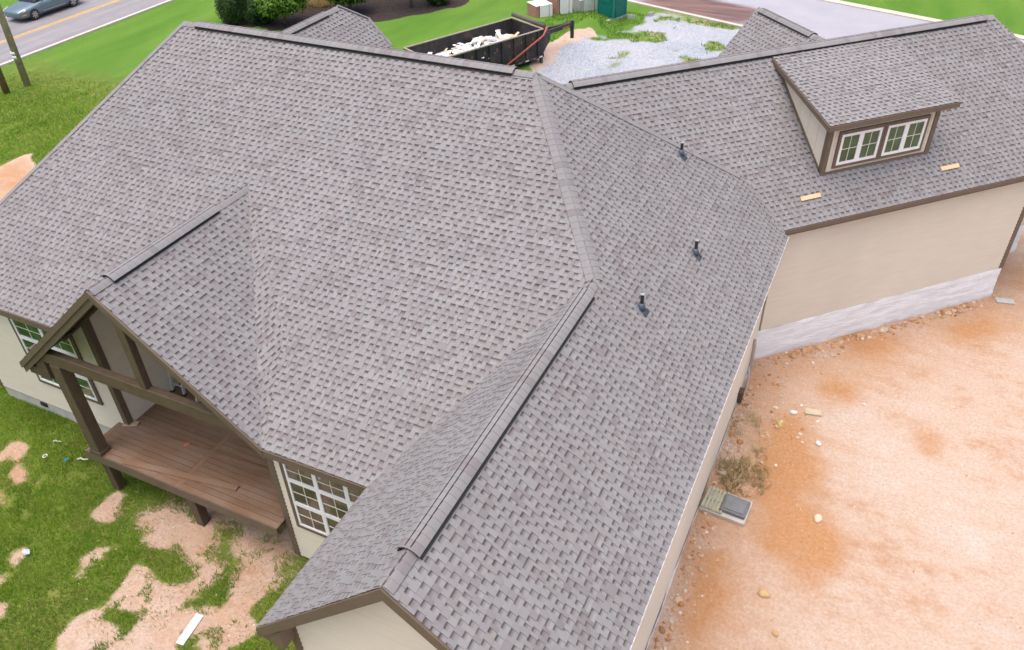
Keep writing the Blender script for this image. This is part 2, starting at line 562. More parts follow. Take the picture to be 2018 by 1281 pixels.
def inpoly(px, py, poly):
    r = np.zeros(px.shape, bool); n = len(poly)
    for i in range(n):
        x0, y0 = poly[i]; x1, y1 = poly[(i + 1) % n]
        if y0 == y1: continue
        c = ((y0 > py) != (y1 > py)) & (px < (x1 - x0) * (py - y0) / (y1 - y0) + x0)
        r ^= c
    return r


def vnoise(x, y, s=1.0, seed=0, octs=4):
    """value noise for shaping patches"""
    out = np.zeros(np.shape(x)); amp = 1; tot = 0
    for o in range(octs):
        X = x * s; Y = y * s
        xi = np.floor(X).astype(np.int64); yi = np.floor(Y).astype(np.int64)
        fx = X - xi; fy = Y - yi
        fx = fx * fx * (3 - 2 * fx); fy = fy * fy * (3 - 2 * fy)

        def h(i, j):
            k = (i * 374761393 + j * 668265263 + seed * 1442695 + o * 9176) & 0xFFFFFFFF
            k = ((k ^ (k >> 13)) * 1274126177) & 0xFFFFFFFF
            return ((k ^ (k >> 16)) & 0xFFFF) / 65535.0
        out += amp * (h(xi, yi) * (1 - fx) * (1 - fy) + h(xi + 1, yi) * fx * (1 - fy) + h(xi, yi + 1) * (1 - fx) * fy + h(xi + 1, yi + 1) * fx * fy)
        tot += amp; amp *= .5; s *= 2.1
    return out / tot


def sstep(a, b, x):
    t = np.clip((x - a) / (b - a), 0, 1)
    return t * t * (3 - 2 * t)


def ground_z(x, y):
    x = np.asarray(x, float); y = np.asarray(y, float)
    z = np.full(np.broadcast(x, y).shape, ZG)
    z = z + .42 * sstep(-7.2, -9.0, x) * sstep(-9.2, -6.8, y) * sstep(-40, -20, x)
    z = z + .05 * (vnoise(x, y, .45, 3) - .5) + .02 * (vnoise(x, y, 2.2, 4, 3) - .5)
    z = z - .12 * sstep(-8.5, -13, y) * sstep(2, -2, x)
    far = sstep(30, 34, np.hypot(x, y))
    return z * (1 - far) + ZG * far


RCX, RCY = 5.945, 2.885


def masks(x, y):
    wx = x + .9 * (vnoise(x, y, 1.6, 21, 5) - .5); wy = y + .9 * (vnoise(x, y, 1.6, 22, 5) - .5)
    sand = np.zeros(x.shape, bool)
    for p in SAND: sand |= inpoly(wx, wy, p)
    for p in TUFT: sand &= ~inpoly(wx, wy, p)
    sand &= vnoise(x, y, 1.5, 71) > .37
    sand |= (vnoise(x, y, 1.2, 72) > .715) & (y < -7.6) & (x < 1) & (x > -14)
    wx2 = x + 1.2 * (vnoise(x, y, .5, 31) - .5); wy2 = y + 1.2 * (vnoise(x, y, .5, 32) - .5)
    sand |= inpoly(wx2, wy2, LEFTDIRT) | inpoly(wx2, wy2, LOT)
    for p in SOILBACK: sand |= inpoly(wx2, wy2, p)
    grass = 1.0 - sand.astype(float)
    # thin, worn turf under and near the deck
    worn = sstep(-9.2, -7.8, y) * sstep(-7.2, -5.8, x) * sstep(.5, -1.2, x) * (y > -10)
    grass = grass - .42 * worn
    g = inpoly(wx2, wy2, GRAVEL)
    green_in_gravel = ((vnoise(x, y, .6, 41) > .58) & (y > 26.0)) | (vnoise(x, y, .9, 43) > .72)
    gravel = (g & ~green_in_gravel).astype(float)
    mulch = inpoly(wx, wy, MULCH).astype(float)
    wet = np.zeros(x.shape)
    for p in WET: wet = np.maximum(wet, inpoly(wx2, wy2, p) * .85)
    wet = np.maximum(wet, .55 * inpoly(wx2, wy2, LEFTDIRT))
    wet = np.maximum(wet, .34 * (sstep(-12.5, -9.0, y) * .6 + .4) * (y < -6) * (x < 1.2) * (x > -16))
    dn = np.where(y < 3.0, x - 5.85, ((x - RCX) * .7071 - (y - RCY) * .7071))
    wet = np.maximum(wet, .56 * sstep(4.6, .3, dn) * (x > 4) * (y < 14) * (.55 + .9 * (vnoise(x, y, .5, 91) - .3)))
    lawn = np.maximum(sstep(9.5, 12.5, y + .12 * (x + 20)), sstep(-33, -37, x))
    return grass, wet, gravel, mulch, lawn


def axis(fine_lo, fine_hi, step, far):
    f = np.arange(fine_lo, fine_hi + 1e-6, step)
    lo = []; s = step * 1.5; q = fine_lo
    while q > -far: q -= s; lo.append(q); s *= 1.18
    hi = []; s = step * 1.5; q = fine_hi
    while q < far: q += s; hi.append(q); s *= 1.18
    return np.array(lo[::-1] + list(f) + hi)


def blur(a, k=2):
    for _ in range(k):
        b = a.copy()
        b[1:-1, 1:-1] = (a[1:-1, 1:-1] * 2 + a[:-2, 1:-1] + a[2:, 1:-1] + a[1:-1, :-2] + a[1:-1, 2:]) / 6
        a = b
    return a


gx = axis(-30, 15, .17, 700); gy = axis(-14, 34, .17, 700)
GX, GY = np.meshgrid(gx, gy)
GZ = ground_z(GX, GY)
nx, ny = len(gx), len(gy)
idx = np.arange(nx * ny).reshape(ny, nx)
q = np.stack([idx[:-1, :-1], idx[:-1, 1:], idx[1:, 1:], idx[1:, :-1]], -1).reshape(-1, 4)
gme = raw_mesh("ground", np.stack([GX, GY, GZ], -1).reshape(-1, 3), np.full(len(q), 4), q.ravel(), None, True)
for nm, arr in zip(("grass", "wet", "gravel", "mulch", "lawn"), masks(GX, GY)):
    at = gme.attributes.new(nm, 'FLOAT', 'POINT')
    at.data.foreach_set("value", blur(arr, {'mulch': 1, 'wet': 7, 'gravel': 3}.get(nm, 2)).ravel().astype(np.float32))
ground = tag(link("ground", gme, M['ground']), kind="structure")

# roads
mb = MB()
mb.box((-43.3, -260, ZG - .2), (-35.75, 260, ZG + .03))
tag(mb.build("road", M['asphalt']), "grey asphalt road at the upper left with a double yellow line", None, None, "structure")
for nm, x0, x1, mt in (("yellow_line", -39.24, -39.12, 'yellow'), ("yellow_line", -39.02, -38.90, 'yellow'), ("edge_line", -43.06, -42.94, 'white_paint')):
    mb = MB(); mb.add([(x0, -260, ZG + .036), (x1, -260, ZG + .036), (x1, 260, ZG + .036), (x0, 260, ZG + .036)], [[0, 1, 2, 3]])
    tag(mb.build(nm, M[mt]), None, None, None, "structure")
for nm, x0, x1 in (("road_kerb", -35.75, -35.52), ("road_kerb", -43.53, -43.3)):
    mb = MB(); mb.box((x0, -260, ZG - .2), (x1, 260, ZG + .10))
    tag(mb.build(nm, M['kerb']), None, None, None, "structure")
# side street at the back right, running almost along x
sdir = unit((.952, -.306, 0)); sperp = A(-sdir[1], sdir[0], 0)
s0 = A(-.87, 31.75, ZG + .035)
us = np.concatenate([np.linspace(-260, -14, 12), np.linspace(-13, 8, 60), np.linspace(9, 260, 12)])
vs = np.concatenate([np.linspace(0.0, 7.0, 24)])
UU, VV = np.meshgrid(us, vs)
SP = s0 + UU[..., None] * sdir + VV[..., None] * sperp
sid = np.arange(UU.size).reshape(UU.shape)
q = np.stack([sid[:-1, :-1], sid[:-1, 1:], sid[1:, 1:], sid[1:, :-1]], -1).reshape(-1, 4)
sme = raw_mesh("street", SP.reshape(-1, 3), np.full(len(q), 4), q.ravel())
clay = np.exp(-(((UU + 3.6) / 4.4) ** 4 + ((VV - 1.7) / 1.9) ** 4))
at = sme.attributes.new("clay", 'FLOAT', 'POINT'); at.data.foreach_set("value", clay.ravel().astype(np.float32))
tag(link("street", sme, M['street']), "pale street stained with red clay behind the house", None, None, "structure")
for nm, v0, v1 in (("street_kerb", -.24, 0), ("street_kerb", 7.0, 7.55)):
    mb = MB(); c0 = s0 + sperp * (v0 + v1) / 2 - A(0, 0, .06)
    mb.obox(c0, (sdir, sperp, A(0, 0, 1)), (260, (v1 - v0) / 2, .12))
    tag(mb.build(nm, M['kerb']), None, None, None, "structure")

# ------------------------------------------------------------------ the house: roof planes
P = 0.6192        # main front slope
PE = 0.8093       # east slope
PQ = 0.8398       # porch gable
PR_ = 0.80        # right (angled) wing
L0 = A(-8.868, 0, 4.335); P1 = A(.777, 0, 4.335); P2 = A(3.493, -3.55, 2.136); WG = A(3.493, -10.693, 2.136)
W0 = A(.912, -10.693, -.435); W1 = A(.912, -7.703, -.435)
PF = A(-4.656, -7.719, 2.277); PB = A(-4.656, -3.323, 2.277); PRR = A(-1.414, -7.719, -.445)
BB = A(-2.09, -5.87, .700); PLV = A(-7.367, -7.0, 0.0); PLE = A(-8.02, -7.0, -.548); PLF = A(-8.02, -7.719, -.548)
HL = A(-12.07, -7.0, 0.0)
QQ = A(4.84, 3.454, 1.047); CE = A(6.159, 2.885, -.02); E0 = A(6.159, -10.693, -.02)
RC = A(5.945, 2.885, .10); RD = unit((1, 1, 0)); RN = unit((-1, 1, 0))


def rp(t, s, dz=0.0):
    """point on the front slope of the angled wing: t along its eave, s inwards"""
    return RC + RD * t + RN * s + A(0, 0, PR_ * s + dz)


house = thing("house", (0, -3, ZG), "large beige sided house under a grey shingled roof with many slopes", "house")

PALETTE = [((0.235, 0.230, 0.236), 6), ((0.227, 0.219, 0.224), 6), ((0.217, 0.207, 0.213), 4), ((0.206, 0.190, 0.196), 2.2), ((0.222, 0.210, 0.208), 2), ((0.246, 0.240, 0.244), 1.0), ((0.196, 0.180, 0.185), .8)]
pw = np.array([w for _, w in PALETTE]); pw = pw / pw.sum()
EXP = .132


def make_strip(seed):
    """one laminated shingle: raised tabs with recessed, dark-banded cut-outs between"""
    r = np.random.default_rng(seed)
    quads = []; cols = []
    L = r.uniform(.92, 1.08)
    u = 0.0
    base = r.choice(len(PALETTE), p=pw)
    tooth = r.random() < .5
    e = EXP
    while u < L - 1e-4:
        w = r.uniform(.060, .118) if tooth else r.uniform(.070, .108)
        if r.random() < .07: w *= 1.5
        elif r.random() < .06: w *= .5
        u1 = min(L, u + w)
        if L - u1 < .03: u1 = L
        ci = base if r.random() < .33 else r.choice(len(PALETTE), p=pw)
        c = np.array(PALETTE[ci][0]) * r.uniform(.95, 1.05)
        if tooth:
            j = r.uniform(-.003, .003); t1 = .0135; t0 = .006
            g = .0008
            a, b = u + g, u1 - g
            quads.append([(a, j, t1), (b, j, t1), (b, e + .012, t0), (a, e + .012, t0)]); cols.append(c)
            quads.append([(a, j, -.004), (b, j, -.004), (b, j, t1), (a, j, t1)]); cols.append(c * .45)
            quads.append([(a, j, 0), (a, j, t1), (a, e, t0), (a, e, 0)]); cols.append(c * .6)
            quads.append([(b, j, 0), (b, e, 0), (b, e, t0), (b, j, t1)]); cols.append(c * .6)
        else:
            t1 = .0062; t0 = .001
            f = lambda v: t1 + (t0 - t1) * v / e
            d = r.uniform(.29, .40)
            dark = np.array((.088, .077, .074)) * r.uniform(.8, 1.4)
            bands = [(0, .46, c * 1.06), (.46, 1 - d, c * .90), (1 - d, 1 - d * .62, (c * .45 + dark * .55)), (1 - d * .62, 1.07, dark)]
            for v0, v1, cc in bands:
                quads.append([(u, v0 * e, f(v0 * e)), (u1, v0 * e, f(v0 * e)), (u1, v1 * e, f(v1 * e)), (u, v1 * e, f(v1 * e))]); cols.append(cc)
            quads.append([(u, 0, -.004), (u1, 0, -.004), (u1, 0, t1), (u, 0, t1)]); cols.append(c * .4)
        u = u1; tooth = not tooth
    return L, np.array(quads, float), np.array(cols, float)


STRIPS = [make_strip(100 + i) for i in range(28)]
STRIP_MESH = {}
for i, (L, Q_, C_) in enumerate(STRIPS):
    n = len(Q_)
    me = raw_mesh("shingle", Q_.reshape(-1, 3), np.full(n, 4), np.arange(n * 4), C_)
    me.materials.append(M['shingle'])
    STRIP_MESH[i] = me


def halfplanes(poly):
    """inward half planes (n, c): n.p >= c of a convex 2D polygon"""
    poly = np.array(poly); n = len(poly); area = 0
    for i in range(n):
        x0, y0 = poly[i]; x1, y1 = poly[(i + 1) % n]; area += x0 * y1 - x1 * y0
    if area < 0: poly = poly[::-1]
    out = []
    for i in range(n):
        d = poly[(i + 1) % n] - poly[i]
        if np.hypot(*d) < 1e-6: continue
        nn_ = np.array((-d[1], d[0])) / np.hypot(*d)
        out.append((nn_, nn_ @ poly[i]))
    return out


def clip3(pts, hps):
    """clip a polygon (u,v,w) by vertical half planes in u,v"""
    for n, c in hps:
        out = []; m = len(pts)
        if m == 0: return pts
        ds = [n[0] * p[0] + n[1] * p[1] - c for p in pts]
        for i in range(m):
            a, b = pts[i], pts[(i + 1) % m]; da, db = ds[i], ds[(i + 1) % m]
            if da >= 0: out.append(a)
            if (da >= 0) != (db >= 0):
                t = da / (da - db); out.append(tuple(a[k] + (b[k] - a[k]) * t for k in range(3)))
        pts = out
    return pts


CAND = []       # whole shingles, candidates for objects of their own
SLOPES = []


def slope(name, pts, O, a, b, pieces, seed, lab=None, shingled=True, thick=.07):
    """a roof slope: decking slab + courses of shingles, cut to the convex pieces"""
    a = unit(a); b = unit(b); n = unit(np.cross(a, b))
    if n[2] < 0: raise Exception(name)
    mb = MB(); mb.prism([A(*p) - n * .006 for p in pts], -n * thick)
    part = mb.build(name, M['brown_dark'] if shingled else M['shingle_plain'], house)
    if lab: part["label"] = lab
    if not shingled:
        return part
    r = np.random.default_rng(seed)
    uvp = [[((A(*p) - O) @ a, (A(*p) - O) @ b) for p in pc] for pc in pieces]
    hps = [halfplanes(u) for u in uvp]
    allp = np.array([p for u in uvp for p in u])
    umin, vmin = allp.min(0); umax, vmax = allp.max(0)
    inst = []; clipped = []
    k0 = int(math.floor(vmin / EXP)) - 1; k1 = int(math.ceil(vmax / EXP))
    for k in range(k0, k1 + 1):
        v = k * EXP
        u = umin - r.uniform(0, 1.2)
        while u < umax:
            i = int(r.integers(len(STRIPS))); L = STRIPS[i][0]
            corners = [(u, v), (u + L, v), (u + L, v + EXP), (u, v + EXP)]
            done = False; touch = []
            for h in hps:
                dist = [[nn_ @ np.array(c_) - cc for c_ in corners] for nn_, cc in h]
                if all(min(dd) >= -1e-9 for dd in dist):
                    inst.append((i, u, v)); done = True; break
                if all(max(dd) > 0 for dd in dist): touch.append(h)
            if not done and touch:
                LQ, Q_, C_ = STRIPS[i]
                for h in touch:
                    for qd, cc in zip(Q_, C_):
                        pl = clip3([(p[0] + u, p[1] + v, p[2]) for p in qd], h)
                        if len(pl) >= 3: clipped.append((pl, cc))
            u += L
    SLOPES.append((part, O, a, b, n, inst, clipped))
    for j, (i, u, v) in enumerate(inst):
        c = O + a * (u + .5) + b * v
        CAND.append((np.linalg.norm(c - CAM), len(SLOPES) - 1, j))
    return part


def finish_shingles():
    CAND.sort()
    chosen = set((s, j) for _, s, j in CAND[:300])
    for si, (part, O, a, b, n, inst, clipped) in enumerate(SLOPES):
        org = porigin(part)
        R = np.stack([a, b, n], 1)
        Vs = []; Cs = []; nq = 0
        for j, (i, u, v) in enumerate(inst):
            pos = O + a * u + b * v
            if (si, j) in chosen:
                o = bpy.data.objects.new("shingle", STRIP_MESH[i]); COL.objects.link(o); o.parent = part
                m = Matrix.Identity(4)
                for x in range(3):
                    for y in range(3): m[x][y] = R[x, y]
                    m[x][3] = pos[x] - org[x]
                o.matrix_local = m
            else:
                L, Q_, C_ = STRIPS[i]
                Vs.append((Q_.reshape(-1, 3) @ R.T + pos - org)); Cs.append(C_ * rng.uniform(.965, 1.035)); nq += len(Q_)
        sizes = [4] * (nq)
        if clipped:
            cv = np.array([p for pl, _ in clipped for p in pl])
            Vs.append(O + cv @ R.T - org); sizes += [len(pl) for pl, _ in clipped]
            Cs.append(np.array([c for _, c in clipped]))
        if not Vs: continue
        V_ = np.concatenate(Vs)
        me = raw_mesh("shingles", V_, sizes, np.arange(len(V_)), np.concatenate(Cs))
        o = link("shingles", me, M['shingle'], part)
        o["kind"] = "stuff"


X = A(1, 0, 0); Y = A(0, 1, 0)
bM = unit((0, 1, P)); bE = unit((-1, 0, PE)); qw = (2.136 + .435) / (3.493 - .912); bW = unit((1, 0, qw))
bPE = unit((-1, 0, PQ)); bPW = unit((1, 0, PQ)); bR = unit(RN + A(0, 0, PR_))


def onM(x, y): return A(x, y, 4.335 + P * y)


hipx = lambda y: .777 + (3.493 - .777) * (-y / 3.55)
lhx = lambda y: -8.868 + (-12.07 + 8.868) * (-y / 7.0)
yM = -3.323
MU = [L0, P1, onM(hipx(yM), yM), onM(lhx(yM), yM)]
vx = 3.493 - 2.581 * (5.87 - 3.55) / 4.153
MR1 = [PB, onM(hipx(yM), yM), P2, onM(vx, -5.87), BB]
MR2 = [BB, onM(vx, -5.87), W1, PRR]
ML = [onM(lhx(yM), yM), PB, PLV, HL]
slope("main_roof_slope", [L0, P1, P2, W1, PRR, PB, PLV, HL], A(0, -7.703, 4.335 - P * 7.703), X, bM, [MU, MR1, MR2, ML], 1, "broad grey main slope facing the porch")
# shingles of the porch slope lapped across the valley on to the main slope
nM = unit((0, -P, 1)); wdir = unit((.47, .752, .463)); wdir = unit(wdir - nM * (wdir @ nM))
slope("valley_lap", [PB + nM * .003, BB + nM * .003, PRR + nM * .003], PRR + nM * .002, wdir, np.cross(nM, wdir), [[PB, BB, PRR]], 2, None, True, .004)
yq = .85 * (3.493 - .777)
EA = [A(3.493, yq, 2.137), QQ, CE, E0, WG]
EB = [P1, A(3.493, yq, 2.137), P2]
slope("roof_slope", [P1, QQ, CE, E0, WG, P2], A(6.159, 0, -.02), Y, bE, [EA, EB], 3, "long grey slope over the east wall with three vent pipes")
slope("wing_slope", [P2, WG, W0, W1], W0, -Y, bW, [[P2, WG, W0, W1]], 4)
slope("porch_slope", [PF, PB, PRR], PRR, Y, bPE, [[PF, PB, PRR]], 5)
slope("porch_slope", [PF, PB, PLV, PLE, PLF], PLF, -Y, bPW, [[PF, PB, PLV, PLE, PLF]], 6)
RS = 3.74
slope("angled_wing_slope", [rp(-5.97, RS), rp(8.93, RS), rp(11.6, 0), rp(.09, 0), rp(-.379, 1.184)], rp(0, 0), RD, bR,
      [[rp(-5.97, RS), rp(8.93, RS), rp(11.6 - 2.67 * 1.184 / RS, 1.184), rp(-.379, 1.184)],
       [rp(-.379, 1.184), rp(11.6 - 2.67 * 1.184 / RS, 1.184), rp(11.6, 0), rp(.09, 0)]], 7, "grey slope of the angled wing carrying the dormer")
# unseen rear slopes, plain sheets so the roof closes
PN = (4.335 - 1.047) / 3.454
slope("roof_slope", [L0, P1, QQ, A(4.0, 4.35, 4.335 - PN * 4.35), A(-12.07, 4.35, 4.335 - PN * 4.35)], None, -X, unit((0, -1, PN)), None, 0, None, False)
slope("hip_slope", [L0, HL, A(-12.07, 4.35, 4.335 - PN * 4.35)], None, A(0, -1, 0), unit((3.2, 0, 4.335)), None, 0, None, False)
ridL = rp(-5.97, RS); ridR = rp(8.93, RS)
slope("angled_wing_slope", [ridL, ridR, ridR + RN * 3.7 + RD * 2.67 - A(0, 0, 3), ridL + RN * 3.7 - A(0, 0, 3)], None, -RD, unit(-RN * 3.7 + A(0, 0, 3)), None, 0, None, False)
slope("hip_slope", [ridR, ridR + RN * 3.7 + RD * 2.67 - A(0, 0, 3), rp(11.6, 0)], None, unit(rp(11.6, 0) - (ridR + RN * 3.7 + RD * 2.67 - A(0, 0, 3))), unit(-RD * 2.67 + A(0, 0, 3)), None, 0, None, False) if False else None
mb = MB(); mb.add([ridR, ridR + RN * 3.7 + RD * 2.67 - A(0, 0, 3), rp(11.6, 0)], [[0, 2, 1]])
mb.build("hip_slope", M['shingle_plain'], house)
# rear gables that peep over the ridges
gA = A(-8.42, .9, 3.2); gB = A(-8.42, 5.66, 3.2)
gK = A(-7.81, 6.29, 2.712); gJ = A(-6.92, 6.12, 2.0); gLow = A(-5.4, 4.6, .784); gIn = A(-5.4, .9, .784)
bG = unit((-1, 0, .8))
slope("gable_slope", [gA, gB, gK, gJ, gLow, gIn], A(-5.4, 0, .784), Y, bG, [[gA, gB, gK, gJ, gLow, gIn]], 8)
slope("gable_slope", [gA, gB, A(-11.4, 5.66, .82), A(-11.4, .9, .82)], None, -Y, unit((1, 0, .8)), None, 0, None, False)


def rq(t, s, z): return A(RC[0], RC[1], z) + RD * t + RN * s


hA = rq(5.05, 4.7, 2.3); hB = rq(5.05, 9.3, 2.3)
hC = rq(3.62, 8.92, 2.3 - .8 * 1.43); hD = rq(2.4, 8.6, 2.3 - .8 * 2.65); hE = rq(2.4, 5.0, 2.3 - .8 * 2.65)
slope("cross_gable_slope", [hA, hB, hC, hD, hE], hE, -RN, unit(RD + A(0, 0, .8)), [[hA, hB, hC, hD, hE]], 9)
slope("cross_gable_slope", [hA, hB, rq(7.7, 9.3, 2.3 - .8 * 2.65), rq(7.7, 4.7, 2.3 - .8 * 2.65)], None, RN, unit(-RD + A(0, 0, .8)), None, 0, None, False)

# ------------------------------------------------------------------ ridge vents and cap shingles
CAPS = []


def cap_run(name, p0, p1, nl, nr, half=.15, raised=0.0, step=.142, vent=(0.0, 1.0), as_parts=True, round_=.035):
    """cap shingles from p0 (low / start) to p1, laid over the line where two slopes meet"""
    p0 = A(*p0); p1 = A(*p1); d = unit(p1 - p0); L = np.linalg.norm(p1 - p0)
    up = unit(unit(nl) + unit(nr)); up = unit(up - d * (up @ d))
    el = unit(np.cross(unit(nl), d)); er = unit(np.cross(d, unit(nr)))
    if el[2] > er[2] + 5: pass
    # directions running down the two slopes, away from the ridge
    if el[2] > 0 and abs(d[2]) < .01: el = -el
    if er[2] > 0 and abs(d[2]) < .01: er = -er
    lift = .018
    mb = MB()
    if raised:
        i0 = math.ceil(vent[0] * L / step); i1 = math.floor(vent[1] * L / step)
        a0, a1 = p0 + d * (i0 * step + .03), p0 + d * i1 * step
        for e in (el, er):
            nn_ = unit(np.cross(d, e)); nn_ = nn_ if nn_ @ up > 0 else -nn_
            q0 = e * (half * .985)
            mb.prism([a0 + nn_ * .008, a0 + q0 + nn_ * .008, a1 + q0 + nn_ * .008, a1 + nn_ * .008], nn_ * (raised - .004))
            q1 = e * (half + (.06 if name == 'wing_ridge_vent' else .034))
            mb.prism([a0 + q0 * .8 + nn_ * .004, a0 + q1 + nn_ * .004, a1 + q1 + nn_ * .004, a1 + q0 * .8 + nn_ * .004], nn_ * .026)
    else:
        for e in (el, er):
            nn_ = unit(np.cross(d, e)); nn_ = nn_ if nn_ @ up > 0 else -nn_
            mb.prism([p0, p0 + e * half * .6, p1 + e * half * .6, p1], nn_ * .012)
    part = mb.build(name, M['vent'] if raised else M['shingle_plain'], house)
    r = np.random.default_rng(abs(hash(name)) % 1000 if False else len(CAPS) + 3)
    n = int(L / step)

    def piece(cseed, rs):
        rr = np.random.default_rng(cseed)
        c = np.array(PALETTE[rr.choice(len(PALETTE), p=pw)][0]) * rr.uniform(.94, 1.04)
        ring = []
        for (off, x) in ((lift + .007 + rs, 0.0), (lift + .002 + rs, step * 1.06)):
            sec = []
            ap = d * x + up * off
            side_pts = []
            for e in (el, er):
                nn_ = unit(np.cross(d, e)); nn_ = nn_ if nn_ @ up > 0 else -nn_
                side_pts.append([d * x + e * half * f + nn_ * off for f in (1.0, .7, .45)])
            sec += side_pts[0]
            for t_ in (.25, .5, .75):
                sec.append(side_pts[0][2] * (1 - t_) ** 2 + ap * 2 * t_ * (1 - t_) + side_pts[1][2] * t_ ** 2)
            sec += side_pts[1][::-1]
            ring.append(sec)
        m2 = MB()
        k = len(ring[0])
        vs_ = ring[0] + ring[1] + [p - up * .014 for p in ring[0]]
        fs_top = [[i, i + 1, k + i + 1, k + i] for i in range(k - 1)]
        fs_edge = [[2 * k + i, 2 * k + i + 1, i + 1, i] for i in range(k - 1)]
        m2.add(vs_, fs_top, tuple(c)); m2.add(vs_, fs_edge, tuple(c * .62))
        side = []
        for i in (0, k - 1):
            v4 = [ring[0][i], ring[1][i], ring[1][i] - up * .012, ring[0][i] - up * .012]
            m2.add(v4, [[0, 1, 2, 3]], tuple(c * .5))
        return m2
    kinds = {}
    rest_v = MB()
    for i in range(n):
        rs = raised if raised and i0 <= i < i1 else 0.0
        key = (int(r.integers(7)), rs > 0)
        pos = p0 + d * (i * step)
        if as_parts:
            if key not in kinds:
                me = piece(500 + key[0], rs).mesh("cap_shingle", None, True); me.materials.append(M['shingle']); kinds[key] = me
            o = bpy.data.objects.new("cap_shingle", kinds[key]); COL.objects.link(o); o.parent = part
            o.location = pos - porigin(part)
        else:
            m2 = piece(500 + key[0], rs)
            for f, c in zip(m2.f, m2.c):
                rest_v.add([A(*m2.v[k]) + pos for k in f], [list(range(len(f)))], c)
    if not as_parts:
        o = rest_v.build("cap_shingles", M['shingle'], part); o["kind"] = "stuff"
    CAPS.append(part)
    return part


nE = unit((PE, 0, 1)); nW = unit((-qw, 0, 1)); nPE = unit((PQ, 0, 1)); nPW = unit((-PQ, 0, 1)); nR = unit(-PR_ * RN + A(0, 0, 1))
nN = unit((0, PN, 1)); nRb = unit(RN * (3 / 3.7) + A(0, 0, 1)); nHL = unit((-4.335 / 3.2, 0, 1))
cap_run("wing_ridge_vent", WG + A(0, .02, 0), P2 + A(0, -.1, 0), nW, nE, .17, .055, .142, (.065, .96))
cap_run("hip_ridge", P2 + unit(P1 - P2) * -.05, P1 - unit(P1 - P2) * .08, nM, nE, .16, 0, .142)
cap_run("main_ridge_vent", P1 - X * .02, L0 + X * .02, nM, nN, .17, .06, .15, (.04, .965))
cap_run("porch_ridge_vent", PF + A(0, .02, 0), PB + A(0, .05, -.01), nPW, nPE, .16, .06, .142, (.09, .74))
cap_run("hip_ridge", QQ + unit(P1 - QQ) * .25, P1 - unit(P1 - QQ) * .1, nE, nN, .15, 0, .155)
cap_run("angled_ridge_vent", ridR, rp(-4.2, RS), nR, nRb, .17, .06, .15, (.02, .99))
cap_run("hip_ridge", HL, L0, nHL, nM, .12, 0, .16, as_parts=False)
cap_run("gable_ridge_vent", gA, gB, unit((-.8, 0, 1)), unit((.8, 0, 1)), .17, .04, .15, (0, .86), as_parts=False)
cap_run("gable_ridge_vent", hA, hB, unit(-RD * .8 + A(0, 0, 1)), unit(RD * .8 + A(0, 0, 1)), .17, .04, .15, (.35, .96), as_parts=False)
mb = MB(); mb.bar(gB + nE * .01, gK + nE * .01, .14, .03, (0, 0, 1)); mb.bar(gK + nE * .01, gJ + nE * .01, .10, .03)
mb.build("gable_rake", M['shingle_plain'], house)
finish_shingles()

# ------------------------------------------------------------------ fascia, rakes, soffits
def board(name, p0, p1, out, h, t, mat='brown', drop=0.0, parent=None):
    """flat board hanging below the line p0-p1, t thick towards 'out'"""
    p0 = A(*p0) - A(0, 0, drop); p1 = A(*p1) - A(0, 0, drop); out = unit(out)
    mb = MB()
    mb.prism([p0, p1, p1 - A(0, 0, h), p0 - A(0, 0, h)], out * t)
    return mb.build(name, M[mat], parent or house)


board("fascia", PRR + A(.0, -.0, -.015), W1 + A(-.02, 0, -.015), (0, -1, 0), .17, .025)
board("fascia", HL + A(0, 0, -.01), PLV + A(.1, 0, -.01), (0, -1, 0), .17, .025)
board("fascia", E0 + A(0, 0, -.01), CE + A(0, .05, -.01), (1, 0, 0), .06, .012, "white")
board("fascia", rp(-.12, 0, -.01), rp(11.6, 0, -.01), -RN, .12, .03)
board("fascia", W0 + A(0, 0, -.01), W1 + A(0, .1, -.01), (-1, 0, 0), .17, .025)
# wing gable rakes
board("rake_board", W0 + A(-.01, 0, -.008), WG + A(0, 0, -.008), (0, -1, 0), .235, .03)
board("rake_board", WG + A(0, 0, -.008), E0 + A(.01, 0, -.008), (0, -1, 0), .235, .03)
# boxed eave return at the foot of the wing gable
mb = MB(); mb.prism([W0 + A(.02, .0, -.22), W0 + A(.44, 0, -.24), W0 + A(.44, 0, .16), ], (0, .35, 0))
mb.build("eave_return", M['brown'], house)
mb = MB(); mb.prism([W0 + A(.0, -.001, -.2), W0 + A(.40, -.001, -.36), W0 + A(.45, -.001, -.30), W0 + A(.45, -.001, .15)], (0, .34, 0))
mb.build("eave_return", M['brown'], house)
# soffits
mb = MB(); mb.prism([A(-1.4, -7.70, -.60), A(.92, -7.70, -.60), A(.92, -7.3, -.60), A(-1.4, -7.3, -.60)], (0, 0, -.02)); mb.build("soffit", M['brown'], house)
mb = MB(); mb.prism([A(-12.0, -6.99, -.17), A(-7.3, -6.99, -.17), A(-7.3, -6.6, -.17), A(-12, -6.6, -.17)], (0, 0, -.02)); mb.build("soffit", M['brown'], house)
mb = MB(); mb.prism([A(5.8, -10.6, -.19), A(6.15, -10.6, -.19), A(6.15, 2.9, -.19), A(5.8, 3.2, -.19)], (0, 0, -.02)); mb.build("soffit", M['brown'], house)
mb = MB(); mb.prism([rp(.1, .02) * A(1, 1, 0) + A(0, 0, -.075), rp(11.5, .02) * A(1, 1, 0) + A(0, 0, -.075), rp(11.5, .5) * A(1, 1, 0) + A(0, 0, -.075), rp(.1, .5) * A(1, 1, 0) + A(0, 0, -.075)], (0, 0, -.02)); mb.build("soffit", M['brown'], house)

